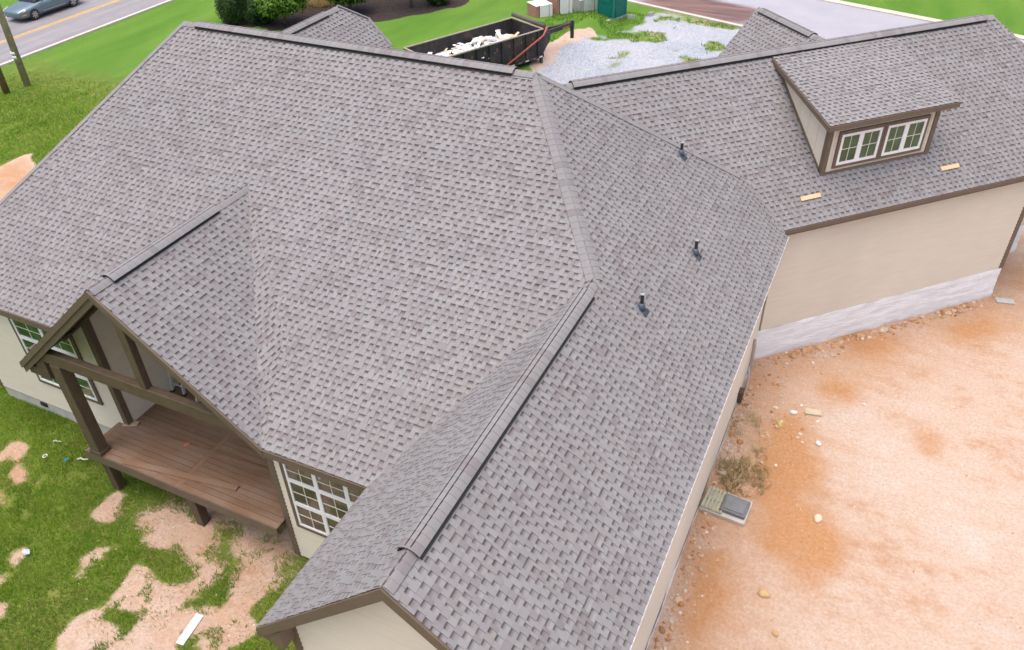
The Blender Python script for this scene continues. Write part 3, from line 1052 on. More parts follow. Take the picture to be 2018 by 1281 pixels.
# ------------------------------------------------------------------ walls of lapped boards
def lap_wall(name, p0, p1, out, z0, z1, poly=None, e=.118, mat='siding'):
    """clapboard wall from p0 to p1 (plan), every course a tilted board with its own lower edge"""
    p0 = A(p0[0], p0[1], 0); p1 = A(p1[0], p1[1], 0); d = unit(p1 - p0); L = np.linalg.norm(p1 - p0); out = unit(out)
    hp = halfplanes(poly) if poly else None
    mb = MB(); z = z0
    while z < z1:
        ze = min(z1, z + e)
        for qd in ([(0, z, .024), (L, z, .024), (L, ze, .003), (0, ze, .003)], [(0, z, 0), (L, z, 0), (L, z, .024), (0, z, .024)]):
            pl = clip3(qd, hp) if hp else qd
            if len(pl) >= 3:
                mb.add([p0 + d * u + A(0, 0, 1) * zz + out * w for u, zz, w in pl], [list(range(len(pl)))])
        z += e
    # backing sheet
    pl = poly if poly else [(0, z0), (L, z0), (L, z1), (0, z1)]
    mb.prism([p0 + d * u + A(0, 0, 1) * zz for u, zz in pl], -out * .12)
    return mb.build(name, M[mat], house)


lap_wall("wall", (-11.75, -6.65), (-7.0, -6.65), (0, -1, 0), -3.42, .12)
lap_wall("porch_wall", (-7.0, -6.65), (-7.0, -3.4), (1, 0, 0), -3.05, .30)
lap_wall("porch_wall", (-7.0, -4.3), (-1.76, -4.3), (0, -1, 0), -3.05, 1.65, [(0, -3.05), (5.24, -3.05), (5.24, -.12), (2.34, 1.6), (0, .25)])
lap_wall("room_wall", (-1.76, -4.3), (-1.76, -7.35), (-1, 0, 0), -4.2, -.62)
lap_wall("room_wall", (-1.76, -7.35), (1.3, -7.35), (0, -1, 0), -4.2, -.42)
lap_wall("wing_wall", (1.3, -7.35), (1.3, -10.4), (-1, 0, 0), -4.2, -.45)
lap_wall("wing_gable_wall", (1.3, -10.4), (5.85, -10.4), (0, -1, 0), -4.2, 2.2, [(0, -4.2), (4.55, -4.2), (4.55, .18), (2.193, 2.06), (0, -.12)])
lap_wall("wall", (5.85, -10.4), (5.85, 3.35), (1, 0, 0), -4.22, .0)
rw0 = RC + RD * .30 + RN * .35; rw1 = RC + RD * 8.62 + RN * .35; rw2 = RC + RD * 8.62 + RN * 2.0; rw3 = RC + RD * 11.2 + RN * 2.0; rw4 = RC + RD * 11.2 + RN * 7
lap_wall("angled_wing_wall", rw0, rw1, -RN, -3.30, .15, e=.11)
lap_wall("angled_wing_wall", rw1, rw2, RD, -3.30, .15)
lap_wall("angled_wing_wall", rw2, rw3, -RN, -3.30, 1.2)
lap_wall("angled_wing_wall", rw3, rw4, RD, -3.30, .3)
lap_wall("wall", (-11.75, 3.9), (-11.75, -6.65), (-1, 0, 0), -3.42, .12)
# foundations and white wrap
mb = MB(); mb.box((-11.72, -6.62, -4.6), (-1.9, -6.3, -3.40)); f_ = mb.build("foundation", M['concrete'], house)
mb = MB(); mb.box((-11.72, -6.3, -4.6), (-11.4, 3.8, -3.40)); mb.build("foundation", M['concrete'], house)
mb = MB(); mb.box((-1.70, -7.3, -4.7), (1.25, -7.0, -4.15)); mb.build("foundation", M['concrete'], house)
mb = MB(); mb.box((-10.35, -6.66, -3.66), (-10.13, -6.6, -3.55)); mb.build("crawl_vent", M['vent'], house)


def wrap(name, p0, p1, out, z0, z1, seed):
    p0 = A(*p0); p1 = A(*p1); L = np.hypot(*(p1 - p0)[:2]); d = unit(A(p1[0] - p0[0], p1[1] - p0[1], 0)); out = unit(out)
    nu = max(8, int(L / .07)); nv = 18
    U, V_ = np.meshgrid(np.linspace(0, L, nu), np.linspace(0, 1, nv))
    zz = z0 + (z1 - z0) * V_
    zz = zz + (V_ < .01) * .12 * (vnoise(U, U * 0, 1.1, seed) - .5)
    off = .03 + .05 * (vnoise(U * 1.2, zz * 9, 1.6, seed + 1) - .35) + .06 * (1 - V_) * vnoise(U, zz, .9, seed + 2)
    pts = A(p0[0], p0[1], 0) + U[..., None] * d + zz[..., None] * A(0, 0, 1) + off[..., None] * out
    i_ = np.arange(U.size).reshape(U.shape)
    q_ = np.stack([i_[:-1, :-1], i_[:-1, 1:], i_[1:, 1:], i_[1:, :-1]], -1).reshape(-1, 4)
    me = raw_mesh(name, pts.reshape(-1, 3) - porigin(house), np.full(len(q_), 4), q_.ravel(), None, True)
    o = link(name, me, M['wrap'], house)
    mb = MB(); mb.prism([A(p0[0], p0[1], -4.8), A(p1[0], p1[1], -4.8), A(p1[0], p1[1], z1 + .01), A(p0[0], p0[1], z1 + .01)], -out * .25)
    mb.build("foundation", M['concrete'], house)
    return o


wrap("foundation_wrap", rw0 - RD * .1, rw1 - RD * .02, -RN, -4.42, -3.28, 5)
wrap("foundation_wrap", rw2, rw3, -RN, -4.42, -3.28, 6)
wrap("foundation_wrap", A(5.85, -10.4, 0), A(5.85, 3.2, 0), (1, 0, 0), -4.5, -4.2, 7)


def trim(p, z0, z1, ax1, ax2, w=.11, t=.036, name="corner_trim"):
    """corner board: two leaves round a wall corner"""
    p = A(p[0], p[1], 0); ax1 = unit(ax1); ax2 = unit(ax2)
    mb = MB()
    o1 = ax2; o2 = ax1
    mb.prism([p + A(0, 0, z0) - ax1 * w, p + A(0, 0, z0) + ax1 * t, p + A(0, 0, z1) + ax1 * t, p + A(0, 0, z1) - ax1 * w], o1 * t)
    mb.prism([p + A(0, 0, z0) - ax2 * w, p + A(0, 0, z0) - ax2 * .001, p + A(0, 0, z1) - ax2 * .001, p + A(0, 0, z1) - ax2 * w], o2 * (t - .002))
    return mb.build(name, M['brown'], house)


trim((-1.76, -7.35), -4.22, -.6, (-1, 0, 0), (0, -1, 0))
trim((1.3, -10.4), -4.22, -.3, (-1, 0, 0), (0, -1, 0))
trim((5.85, -10.4), -4.22, -.1, (1, 0, 0), (0, -1, 0))
trim((-7.0, -6.65), -3.05, .3, (1, 0, 0), (0, -1, 0), .12)
trim((-11.75, -6.65), -3.45, -.15, (-1, 0, 0), (0, -1, 0))
trim(rw1, -3.32, .1, RD, -RN)

# ------------------------------------------------------------------ windows
def window(name, p0, d, out, w, h, cols, rows, label=None, trim_w=.10, glass='glass', grid=(2, 2), fw=.05):
    """p0 bottom left of the opening on the wall face; cols/rows are sash widths/heights as fractions"""
    p0 = A(*p0); d = unit(d); out = unit(out); up = A(0, 0, 1)

    def B(mb, u0, u1, z0, z1, o0, o1):
        mb.prism([p0 + d * u0 + up * z0 + out * o0, p0 + d * u1 + up * z0 + out * o0, p0 + d * u1 + up * z1 + out * o0, p0 + d * u0 + up * z1 + out * o0], out * (o1 - o0))
    mb = MB()
    tw = trim_w
    B(mb, -tw, w + tw, h, h + tw, .0, .045); B(mb, -tw, w + tw, -tw, 0, .0, .045)
    B(mb, -tw, 0, 0, h, .0, .042); B(mb, w, w + tw, 0, h, .0, .042)
    win = mb.build(name, M['brown'], house)
    if label: win["label"] = label
    us = np.concatenate(([0], np.cumsum(cols))) / sum(cols) * w
    zs = np.concatenate(([0], np.cumsum(rows))) / sum(rows) * h
    for i in range(len(cols)):
        for j in range(len(rows)):
            a, b, c, e = us[i], us[i + 1], zs[j], zs[j + 1]
            mb = MB()
            B(mb, a, b, c, c + fw, .018, .05); B(mb, a, b, e - fw, e, .018, .05)
            B(mb, a, a + fw, c + fw, e - fw, .018, .048); B(mb, b - fw, b, c + fw, e - fw, .018, .048)
            s = mb.build("sash", M['white'], win)
            mb = MB(); B(mb, a + fw - .005, b - fw + .005, c + fw - .005, e - fw + .005, .018, .026)
            mb.build("pane", M[glass], s if False else win)
            mb = MB()
            gxn, gyn = grid if not isinstance(grid, list) else grid[j]
            for k in range(1, gxn):
                u = a + fw + (b - a - 2 * fw) * k / gxn; B(mb, u - .009, u + .009, c + fw, e - fw, .026, .034)
            for k in range(1, gyn):
                z = c + fw + (e - c - 2 * fw) * k / gyn; B(mb, a + fw, b - fw, z - .009, z + .009, .026, .036)
            if mb.v: mb.build("muntin", M['muntin'], win)
    return win


window("window", (-9.66, -6.666, -2.48), X, (0, -1, 0), 1.95, 2.0, [1, 1], [.55, .55, .50], "tall white gridded window on the left front wall", glass='glass', grid=(2, 2))
window("window", (-1.36, -7.366, -2.98), X, (0, -1, 0), 2.20, 1.98, [1, 1, 1], [.62, .62, .50], "wide white gridded window beside the deck", glass='glass_room', grid=(2, 2))

# ------------------------------------------------------------------ dormer on the angled wing
def rw(t, s, z): return A(RC[0], RC[1], z) + RD * t + RN * s


ds = .93; dt0, dt1 = 1.66, 4.93
zb = .1 + PR_ * ds
mb = MB()
# front wall boards with vertical battens
mb.prism([rw(dt0, ds, zb - .25), rw(dt1, ds, zb - .25), rw(dt1, ds, 2.26), rw(dt0, ds, 2.26)], RN * .12)
mb.build("dormer_wall", M['siding'], house)
for t_ in (dt0, dt1):
    mb = MB(); mb.prism([rw(t_, ds + .12, zb - .1), rw(t_, ds + .12, 2.26), rw(t_, 3.35, 2.72)], RD * (.10 if t_ == dt0 else -.10)); mb.build("dormer_cheek", M['siding'], house)
for k in range(9):
    t_ = dt0 + .2 + k * .36
    if t_ > dt1 - .1: break
    mb = MB(); mb.prism([rw(t_, ds, zb), rw(t_ + .018, ds, zb), rw(t_ + .018, ds, 2.25), rw(t_, ds, 2.25)], -RN * .012); mb.build("batten", M['siding'], house)
for s_ in (1.35, 1.75, 2.15, 2.55):
    zt = 2.26 + (2.72 - 2.26) * (s_ - ds) / (3.35 - ds); zz = .1 + PR_ * s_
    mb = MB(); mb.prism([rw(dt0, s_, zz), rw(dt0, s_ + .016, zz), rw(dt0, s_ + .016, zt), rw(dt0, s_, zt)], -RD * .010); mb.build("batten", M['siding'], house)
# brown trims
def rbox(name, t0, t1, s0_, s1_, z0, z1, mat='brown'):
    mb = MB(); mb.prism([rw(t0, s0_, z0), rw(t1, s0_, z0), rw(t1, s0_, z1), rw(t0, s0_, z1)], RN * (s1_ - s0_)); return mb.build(name, M[mat], house)
rbox("dormer_trim", dt0 - .03, dt0 + .10, ds - .03, ds + .10, zb - .2, 2.26)
rbox("dormer_trim", dt1 - .10, dt1 + .03, ds - .028, ds + .10, zb - .2, 2.26)
rbox("dormer_trim", dt0 + .10, dt1 - .10, ds - .025, ds - .001, zb - .06, zb + .06)
mb = MB(); mb.bar(rw(dt0 - .015, ds + .05, zb + .05), rw(dt0 - .015, 3.25, .1 + PR_ * 3.25 + .03), .03, .09); mb.build("dormer_trim", M['brown'], house)
mb = MB(); mb.bar(rw(dt1 + .015, ds + .05, zb + .05), rw(dt1 + .015, 3.25, .1 + PR_ * 3.25 + .03), .03, .09); mb.build("dormer_trim", M['brown'], house)
# windows: two double casements
for (a_, b_) in ((2.02, 3.22), (3.39, 4.58)):
    wn_ = window("dormer_window", rw(a_, ds, 1.06), RD, -RN, b_ - a_, .82, [1, 1], [1], None, .08, 'glass', (2, 2), .068)
# dormer roof
dse = .66; dzT = .1 + PR_ * 3.60; dzE = 2.29
psl = (dzT - dzE) / (3.60 - dse)
dl, dr_ = 1.38, 5.20
dro = [rw(dl, dse, dzE), rw(dr_, dse, dzE), rw(dr_ + .18, 3.60, dzT), rw(dl + .22, 3.60, dzT)]
nD = unit(np.cross(RD, unit(RN + A(0, 0, psl))))
SLOPES.clear(); CAND.clear()
slope("dormer_roof", [p + nD * .012 for p in dro], dro[0] + nD * .012, RD, unit(RN + A(0, 0, psl)), [[p + nD * .012 for p in dro]], 12, None, True, .05)
_c = CAND[:]; CAND.clear(); finish_shingles()
board("dormer_fascia", rw(dl - .02, dse, dzE + .0), rw(dr_ + .02, dse, dzE + .0), -RN, .13, .03)
mb = MB(); mb.prism([dro[0], dro[3], dro[3] - A(0, 0, .12), dro[0] - A(0, 0, .13)], -RD * .03); mb.build("dormer_rake", M['brown'], house)
mb = MB(); mb.prism([dro[1], dro[2], dro[2] - A(0, 0, .12), dro[1] - A(0, 0, .13)], RD * .03); mb.build("dormer_rake", M['brown'], house)

# ------------------------------------------------------------------ vent pipes on the east slope
for (x, y, h) in ((3.53, 1.94, .29), (4.66, -.60, .32), (4.33, -3.24, .32)):
    z = 4.335 - PE * (x - .777)
    mb = MB(); c = A(x, y, z) + nE * .016
    mb.prism([c + bE * .10 - Y * .10, c + bE * .10 + Y * .10, c - bE * .17 + Y * .10, c - bE * .17 - Y * .10], nE * .006)
    mb.tube([c - A(0, 0, .02), c + A(0, 0, .07), c + A(0, 0, .12)], [.085, .065, .046], 14)
    fl = mb.build("pipe_flashing", M['steel_blue'], house, True)
    mb = MB(); mb.tube([c, c + A(0, 0, h)], .036, 12)
    mb.build("vent_pipe", M['vent'], fl)
    mb = MB(); mb.tube([c + A(0, 0, h - .004), c + A(0, 0, h + .006)], .0415, 12)
    mb.build("pipe_rim", M['metal'], fl)

# ------------------------------------------------------------------ porch: truss, posts, deck
mb = MB(); mb.box((-7.30, -7.66, -.36), (-2.12, -7.50, -.05)); bevel(mb.build("porch_beam", M['timber'], house), .012)
mb = MB(); mb.box((-4.42, -7.655, -.05), (-4.22, -7.50, 1.74)); bevel(mb.build("king_post", M['timber'], house), .012)
mb = MB(); mb.box((-7.10, -7.68, -3.05), (-6.80, -7.42, -.36)); bevel(mb.build("porch_post", M['timber'], house), .012)
mb = MB(); mb.box((-7.13, -7.70, -3.03), (-6.77, -7.40, -2.93)); mb.build("post_base", M['timber'], house)
mb = MB(); mb.box((-7.05, -7.62, -4.75), (-6.83, -7.40, -3.3)); bevel(mb.build("deck_post", M['brown_dark'], house), .012)
mb = MB(); mb.box((-4.42, -7.62, -4.75), (-4.20, -7.40, -3.3)); bevel(mb.build("deck_post", M['brown_dark'], house), .012)
for x_ in (-7.0, -4.4, -2.0):
    mb = MB(); mb.box((x_ - .1, -5.1, -4.75), (x_ + .1, -4.9, -3.3)); mb.build("deck_post", M['brown_dark'], house)
# porch rakes: stepped boards, and the dark plank ceiling below the two slopes
for s_, pe_, low in ((-1, nPW, PLF), (1, nPE, PRR)):
    board("porch_rake", low + A(-s_ * 0, 0, -.008), PF + A(0, 0, -.008), (0, -1, 0), .15, .04)
    board("porch_rake", low + A(0, .02, -.15), PF + A(0, .02, -.15), (0, -1, 0), .17, .02)
    n_ = pe_
    mb = MB()
    if s_ < 0:
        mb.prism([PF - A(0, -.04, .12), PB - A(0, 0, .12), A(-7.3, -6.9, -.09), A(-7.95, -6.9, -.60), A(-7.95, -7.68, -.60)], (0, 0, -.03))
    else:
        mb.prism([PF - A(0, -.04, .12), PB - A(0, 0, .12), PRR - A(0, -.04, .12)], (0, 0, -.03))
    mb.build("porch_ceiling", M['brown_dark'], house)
board("fascia", PLF + A(0, 0, -.008), PLE + A(0, .5, -.008), (-1, 0, 0), .17, .03)
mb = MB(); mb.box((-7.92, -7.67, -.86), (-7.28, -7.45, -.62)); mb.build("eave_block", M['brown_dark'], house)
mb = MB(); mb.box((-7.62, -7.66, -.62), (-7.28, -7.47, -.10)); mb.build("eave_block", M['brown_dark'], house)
for k in range(5):
    y_ = -7.45 + k * .7
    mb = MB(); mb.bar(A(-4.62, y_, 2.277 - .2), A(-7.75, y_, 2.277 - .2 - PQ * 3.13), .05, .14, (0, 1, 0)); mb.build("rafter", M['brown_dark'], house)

deck = MB()
deck.box((-7.22, -7.60, -3.32), (-1.80, -7.54, -3.085)); deck.box((-7.22, -7.54, -3.32), (-7.16, -4.5, -3.085))
for k in range(12):
    x_ = -7.0 + k * .46
    deck.box((x_, -7.54, -3.28), (x_ + .045, -4.5, -3.09))
deck = deck.build("deck", M['brown_dark'], house); deck["label"] = "brown timber deck under the porch gable"
dmesh = {}
def deck_board(x0, x1, y0, y1, z=-3.03):
    key = (round(x1 - x0, 3), round(y1 - y0, 3))
    if key not in dmesh:
        mb = MB(); mb.box((0, 0, -.04), (x1 - x0, y1 - y0, 0)); me = mb.mesh("deck_board"); me.materials.append(M['deck']); dmesh[key] = me
    o = bpy.data.objects.new("deck_board", dmesh[key]); COL.objects.link(o); o.parent = deck
    o.location = A(x0, y0, z + random.uniform(-.002, .002)) - porigin(deck)
y_ = -7.66
while y_ < -4.45:
    deck_board(-7.16, -4.62, y_, y_ + .134); deck_board(-4.47, -1.78, y_, y_ + .134)
    y_ += .143
deck_board(-7.31, -7.168, -7.66, -4.4, -3.031); deck_board(-4.614, -4.476, -7.66, -4.4, -3.031)
mb = MB(); mb.box((-7.34, -7.69, -3.30), (-1.78, -7.662, -3.035)); mb.build("rim_board", M['brown'], deck)

# ================================================================== loose things on and round the house
def crate(name, mb, mat, label, cat, loc, group=None, smooth=False):
    o = mb.build(name, mat, None, smooth, loc); return tag(o, label, cat, group)


# wood scraps on the angled wing
for (t_, s_, lab) in ((1.13, .53, "short pale wood scrap lying below the dormer's left corner"), (5.41, .52, "short pale wood scrap lying to the right of the dormer")):
    c = rp(t_, s_) + nR * .03
    mb = MB(); mb.obox(c, (RD + A(0, 0, .0), bR, nR), (.285, .055, .02))
    crate("wood_scrap", mb, M['wood_pale'], lab, "wood scrap", tuple(c))
# two ladders leaning at the back of the porch (only their feet show below the porch roof)
for (x0, x1, yb_, lab) in ((-6.90, -6.52, -5.30, "left of two pale ladders leaning at the back of the deck"), (-5.97, -5.58, -5.42, "right of two pale ladders leaning at the back of the deck")):
    lad = thing("ladder", ((x0 + x1) / 2, yb_, -3.03), lab, "ladder", "ladders on the deck")
    yt = yb_ + .30; zt_ = -1.2
    for x_ in (x0, x1):
        mb = MB(); mb.bar(A(x_, yb_, -3.02), A(x_, yt, zt_), .04, .07, (0, 1, .3)); mb.build("rail", M['ladder'], lad)
        mb = MB(); mb.box((x_ - .035, yb_ - .06, -3.03), (x_ + .035, yb_ + .05, -2.985)); mb.build("foot", M['rubber'], lad)
    for k in range(6):
        f = (k + .8) / 6.2; yy = yb_ + (yt - yb_) * f; zz = -3.02 + (zt_ + 3.02) * f
        mb = MB(); mb.tube([(x0, yy, zz), (x1, yy, zz)], .018, 8); mb.build("rung", M['ladder'], lad, True)
# loose boards, shim and scrap on the deck
mb = MB(); mb.obox((-4.70, -7.37, -3.005), (unit((2.9, .42, 0)), unit((-.42, 2.9, 0)), A(0, 0, 1)), (1.47, .07, .02))
crate("loose_board", mb, M['deck'], "loose brown board lying askew along the front edge of the deck", "board", (-4.7, -7.37, -3.02))
mb = MB(); mb.obox((-4.3, -6.56, -3.005), (unit((3.1, .2, 0)), unit((-.2, 3.1, 0)), A(0, 0, 1)), (1.85, .045, .02))
crate("loose_board", mb, M['deck'], "thin brown board with an orange tag lying across the middle of the deck", "board", (-4.3, -6.56, -3.02))
mb = MB(); mb.obox((-5.22, -6.60, -2.983), (unit((.3, 1, 0)), unit((-1, .3, 0)), A(0, 0, 1)), (.075, .02, .003))
crate("orange_tag", mb, plain('orange_tape', (.70, .17, .05), .5), "small orange tag stuck on the thin deck board", "tag", (-5.22, -6.6, -2.98))
mb = MB(); mb.obox((-6.98, -6.62, -3.015), (unit((1, .5, 0)), unit((-.5, 1, 0)), A(0, 0, 1)), (.17, .07, .012)); mb.obox((-6.9, -6.56, -2.998), (unit((1, .2, 0)), unit((-.2, 1, 0)), A(0, 0, 1)), (.10, .06, .006))
crate("cardboard_scrap", mb, plain('card', (.48, .38, .24), .8), "flat tan cardboard scrap at the foot of the porch wall corner", "cardboard", (-6.98, -6.62, -3.03))

# slatted pallet with a grey panel against the east wall
pz_ = float(ground_z(6.45, -2.2))
pal = thing("pallet", (6.45, -2.2, pz_), "pale slatted pallet carrying a dark grey panel beside the east wall", "pallet")
pm = plain('greenish_timber', (.36, .36, .25), .8, .25, 9)
pu = unit((1, -.06, 0)); pv = A(-pu[1], pu[0], 0)
pc = A(6.45, -2.2, pz_)
mb = MB(); mb.obox(pc + A(0, 0, .05), (pu, pv, A(0, 0, 1)), (.52, .36, .05)); bevel(mb.build("pad", M['concrete'], pal), .015)
for k in range(6):
    mb = MB(); mb.obox(pc + pu * (-.47 + k * .085) + A(0, 0, .135), (pu, pv, A(0, 0, 1)), (.026, .34, .014)); mb.build("slat", pm, pal)
for k in (-1, 0, 1):
    mb = MB(); mb.obox(pc - pu * .26 + pv * .3 * k + A(0, 0, .111), (pu, pv, A(0, 0, 1)), (.25, .03, .01)); mb.build("runner", pm, pal)
mb = MB(); mb.obox(pc + pu * .20 + A(0, 0, .15), (pu, pv, A(0, 0, 1)), (.29, .26, .05)); bevel(mb.build("panel", plain('grey_lid', (.135, .145, .155), .45), pal), .03, 3)
mb = MB(); mb.obox(pc + pu * .20 + A(0, 0, .208), (pu, pv, A(0, 0, 1)), (.22, .2, .008)); mb.build("lid", plain('grey_lid_top', (.17, .18, .19), .4), pal)

# conduit and meter pipe in the corner of the two wings
mb = MB(); mb.tube([(5.93, 2.55, -4.3), (5.93, 2.55, -3.3), (5.9, 2.55, -3.05)], .045, 10); mb.build("downpipe", M['metal'], house)
mb = MB(); mb.box((5.87, 1.3, -4.25), (5.99, 1.55, -3.9)); mb.build("meter_box", M['brown_dark'], house)
mb = MB(); mb.tube([(6.0, 1.9, -4.3), (5.98, 2.1, -3.9), (5.92, 2.2, -3.7)], .03, 8); mb.build("conduit", M['metal'], house)


# stones, rubble, litter
def rock(c, r, seed, col):
    rr = np.random.default_rng(seed)
    phi = (1 + 5 ** .5) / 2
    v = [(-1, phi, 0), (1, phi, 0), (-1, -phi, 0), (1, -phi, 0), (0, -1, phi), (0, 1, phi), (0, -1, -phi), (0, 1, -phi), (phi, 0, -1), (phi, 0, 1), (-phi, 0, -1), (-phi, 0, 1)]
    f = [(0, 11, 5), (0, 5, 1), (0, 1, 7), (0, 7, 10), (0, 10, 11), (1, 5, 9), (5, 11, 4), (11, 10, 2), (10, 7, 6), (7, 1, 8), (3, 9, 4), (3, 4, 2), (3, 2, 6), (3, 6, 8), (3, 8, 9), (4, 9, 5), (2, 4, 11), (6, 2, 10), (8, 6, 7), (9, 8, 1)]
    v = np.array(v) / 1.9 * rr.uniform(.7, 1.25, (12, 1)) * np.array((1, rr.uniform(.6, 1), rr.uniform(.45, .75)))
    a = rr.uniform(0, 6.28); R = np.array(((math.cos(a), -math.sin(a), 0), (math.sin(a), math.cos(a), 0), (0, 0, 1)))
    return v @ R.T * r + c, f, col


def stone(x, y, r, seed, col, label, cat="stone", name="stone"):
    z = float(ground_z(x, y))
    mb = MB(); v, f, c = rock(A(x, y, z + r * .22), r, seed, col); mb.add(v, f, c)
    o = crate(name, mb, M['stone'], label, cat, (x, y, z)); m = o.modifiers.new("s", 'SUBSURF'); m.levels = 1; m.render_levels = 1
    return o


stone(8.42, -1.70, .17, 3, (.60, .50, .37), "pale rounded stone alone on the orange soil right of the pallet")
stone(7.72, -4.15, .16, 4, (.50, .35, .18), "flat tan stone on the soil nearest the bottom edge")
stone(8.10, -4.95, .10, 5, (.46, .30, .15), "small brown stone low on the bare soil")
stone(7.05, .95, .15, 6, (.52, .40, .12), "yellowish clod of clay by the wall corner rubble")
stone(7.30, 1.55, .14, 7, (.66, .62, .58), "white chunk of mortar near the inner wall corner")
stone(8.05, .70, .13, 8, (.63, .60, .57), "white stone on the soil in front of the angled wing")
stone(8.9, 2.6, .09, 9, (.60, .52, .46), "pinkish stone in the middle of the bare lot")
z = float(ground_z(7.75, 1.75)); mb = MB(); mb.obox((7.75, 1.75, z + .03), (unit((1, .2, 0)), unit((-.2, 1, 0)), A(0, 0, 1)), (.20, .10, .03))
crate("brick", mb, plain('dusty_brick', (.48, .40, .29), .9), "dusty tan brick lying flat near the inner wall corner", "brick", (7.75, 1.75, z))
z = float(ground_z(12.25, 9.0)); mb = MB(); mb.obox((12.2, 9.0, z + .03), (unit((1, .2, 0)), unit((-.2, 1, 0)), A(0, 0, 1)), (.25, .13, .03))
crate("paver", mb, M['block'], "grey paver half buried by the far wall corner", "paver", (12.2, 9.0, z))

rr = np.random.default_rng(77)
mb = MB()
def clods(n, fx, r0, r1, cols):
    for _ in range(n):
        x, y = fx(); r = rr.uniform(r0, r1) * (1 if rr.random() < .85 else 1.7)
        c = np.array(cols[rr.integers(len(cols))]) * rr.uniform(.8, 1.15)
        v, f, cc = rock(A(x, y, float(ground_z(x, y)) + r * .15), r, int(rr.integers(1e6)), tuple(c)); mb.add(v, f, cc)
OR = [(.46, .23, .10), (.50, .31, .18), (.52, .38, .27), (.38, .19, .08), (.54, .45, .37)]
def along_r():
    t_ = rr.uniform(.2, 8.7); s_ = .22 - abs(rr.normal(0, .22)); p = RC + RD * t_ + RN * s_; return p[0], p[1]
clods(240, along_r, .02, .075, OR)
def along_e():
    y_ = rr.uniform(-8.5, 3.0); return 5.98 + abs(rr.normal(0, .22)), y_
clods(330, along_e, .015, .06, OR)
clods(90, lambda: (rr.normal(7.0, .55), rr.normal(1.3, 1.0)), .015, .06, OR + [(.64, .6, .55)])
o = mb.build("wall_rubble", M['stone']); tag(o, "orange clods and rubble along the foot of the walls", "rubble", None, "stuff")
mb = MB()
def lotp():
    return rr.uniform(6.2, 14.5), rr.uniform(-9, 12)
clods(1300, lotp, .005, .020, [(.56, .46, .38), (.50, .32, .20), (.56, .43, .33), (.42, .23, .12), (.60, .54, .48)])
clods(160, lambda: (rr.uniform(-6, -1.5), rr.uniform(-11.5, -7)), .006, .02, [(.66, .6, .55), (.6, .42, .3)])
o = mb.build("pebbles", M['stone']); tag(o, "tiny pebbles scattered over the bare soil", "pebbles", None, "stuff")

z = float(ground_z(-2.6, -9.75))
mb = MB(); mb.obox((-2.66, -9.74, z + .03), (unit((-.12, 1, .02)), unit((1, .12, 0)), A(0, 0, 1)), (.34, .085, .02))
crate("white_board", mb, M['white'], "short white trim board lying on bare sand in the front yard", "board", (-2.6, -9.75, z))


def litter(name, x, y, col, kind, label, sz):
    z = float(ground_z(x, y)); mb = MB(); r2 = np.random.default_rng(int(abs(x * 100 + y)))
    if kind == 'bag':
        rings = []
        for i in range(5):
            a = i / 4; w = math.sin(math.pi * (a * .85 + .1)) * sz
            rings.append([(x + (a - .5) * sz * 2.4, y + math.cos(t) * w * r2.uniform(.7, 1.1), z + .09 + math.sin(t) * w * .5 * r2.uniform(.7, 1.2)) for t in np.linspace(0, 6.28, 9)[:-1]])
        mb.loft(rings)
    elif kind == 'ring':
        mb.tube([(x + sz * math.cos(t), y + sz * math.sin(t), z + .10) for t in np.linspace(0, 6.0, 14)], sz * .28, 6)
    else:
        mb.tube([(x - sz, y, z + .09), (x - sz * .3, y + sz * .4, z + .12), (x + sz * .5, y + sz * .3, z + .12), (x + sz, y + sz * .9, z + .09)], sz * .16, 6)
    return crate(name, mb, plain(name + '_col', col, .5), label, "litter", (x, y, z))


litter("plastic_bag", -7.35, -9.82, (.42, .48, .60), 'bag', "crumpled pale blue plastic bag on the grass", .09)
litter("plastic_ring", -9.05, -7.75, (.62, .62, .60), 'ring', "small white plastic ring in the grass left of the deck", .05)
litter("bottle_cap", -8.5, -7.6, (.05, .33, .60), 'ring', "small bright blue plastic piece in the grass", .035)
litter("bent_strip", -8.2, -7.45, (.62, .60, .58), 'strip', "bent white plastic strip in the grass nearest the deck", .12)
litter("bent_strip", -9.1, -7.35, (.62, .60, .58), 'strip', "short white plastic strip in the grass near the foundation", .09)


# ------------------------------------------------------------------ grass blades
def blades(name, n, xr, yr, h0, h1, w, seed, label, keep, cols, lean=.5):
    r = np.random.default_rng(seed)
    x = r.uniform(*xr, n); y = r.uniform(*yr, n)
    k = keep(x, y, r); x = x[k]; y = y[k]; n = len(x)
    z = ground_z(x, y)
    clump = vnoise(x, y, 1.6, seed + 1)
    h = r.uniform(h0, h1, n) * (.55 + .9 * clump)
    a = r.uniform(0, 2 * math.pi, n); b = r.uniform(0, 2 * math.pi, n); ln = r.uniform(.1, lean, n) * h
    dx, dy = np.cos(a) * w, np.sin(a) * w
    base = np.stack([x, y, z - .01], 1)
    V = np.empty((n, 3, 3))
    V[:, 0] = base + np.stack([-dx, -dy, 0 * dx], 1); V[:, 1] = base + np.stack([dx, dy, 0 * dx], 1)
    V[:, 2] = base + np.stack([np.cos(b) * ln, np.sin(b) * ln, h], 1)
    tone = np.clip(vnoise(x, y, .9, seed + 2) * 1.1 + r.normal(0, .12, n) - .05, 0, 1)[:, None]
    C = np.array(cols[0]) * (1 - tone) + np.array(cols[1]) * tone
    dry = (r.random(n) < .05 + .25 * (vnoise(x, y, .7, seed + 5) > .62))[:, None]
    C = np.where(dry, np.array(cols[2]) * r.uniform(.7, 1.2, (n, 1)), C)
    me = raw_mesh(name, V.reshape(-1, 3), np.full(n, 3), np.arange(3 * n), C)
    return tag(link(name, me, M['grass']), label, "grass", None, "stuff")


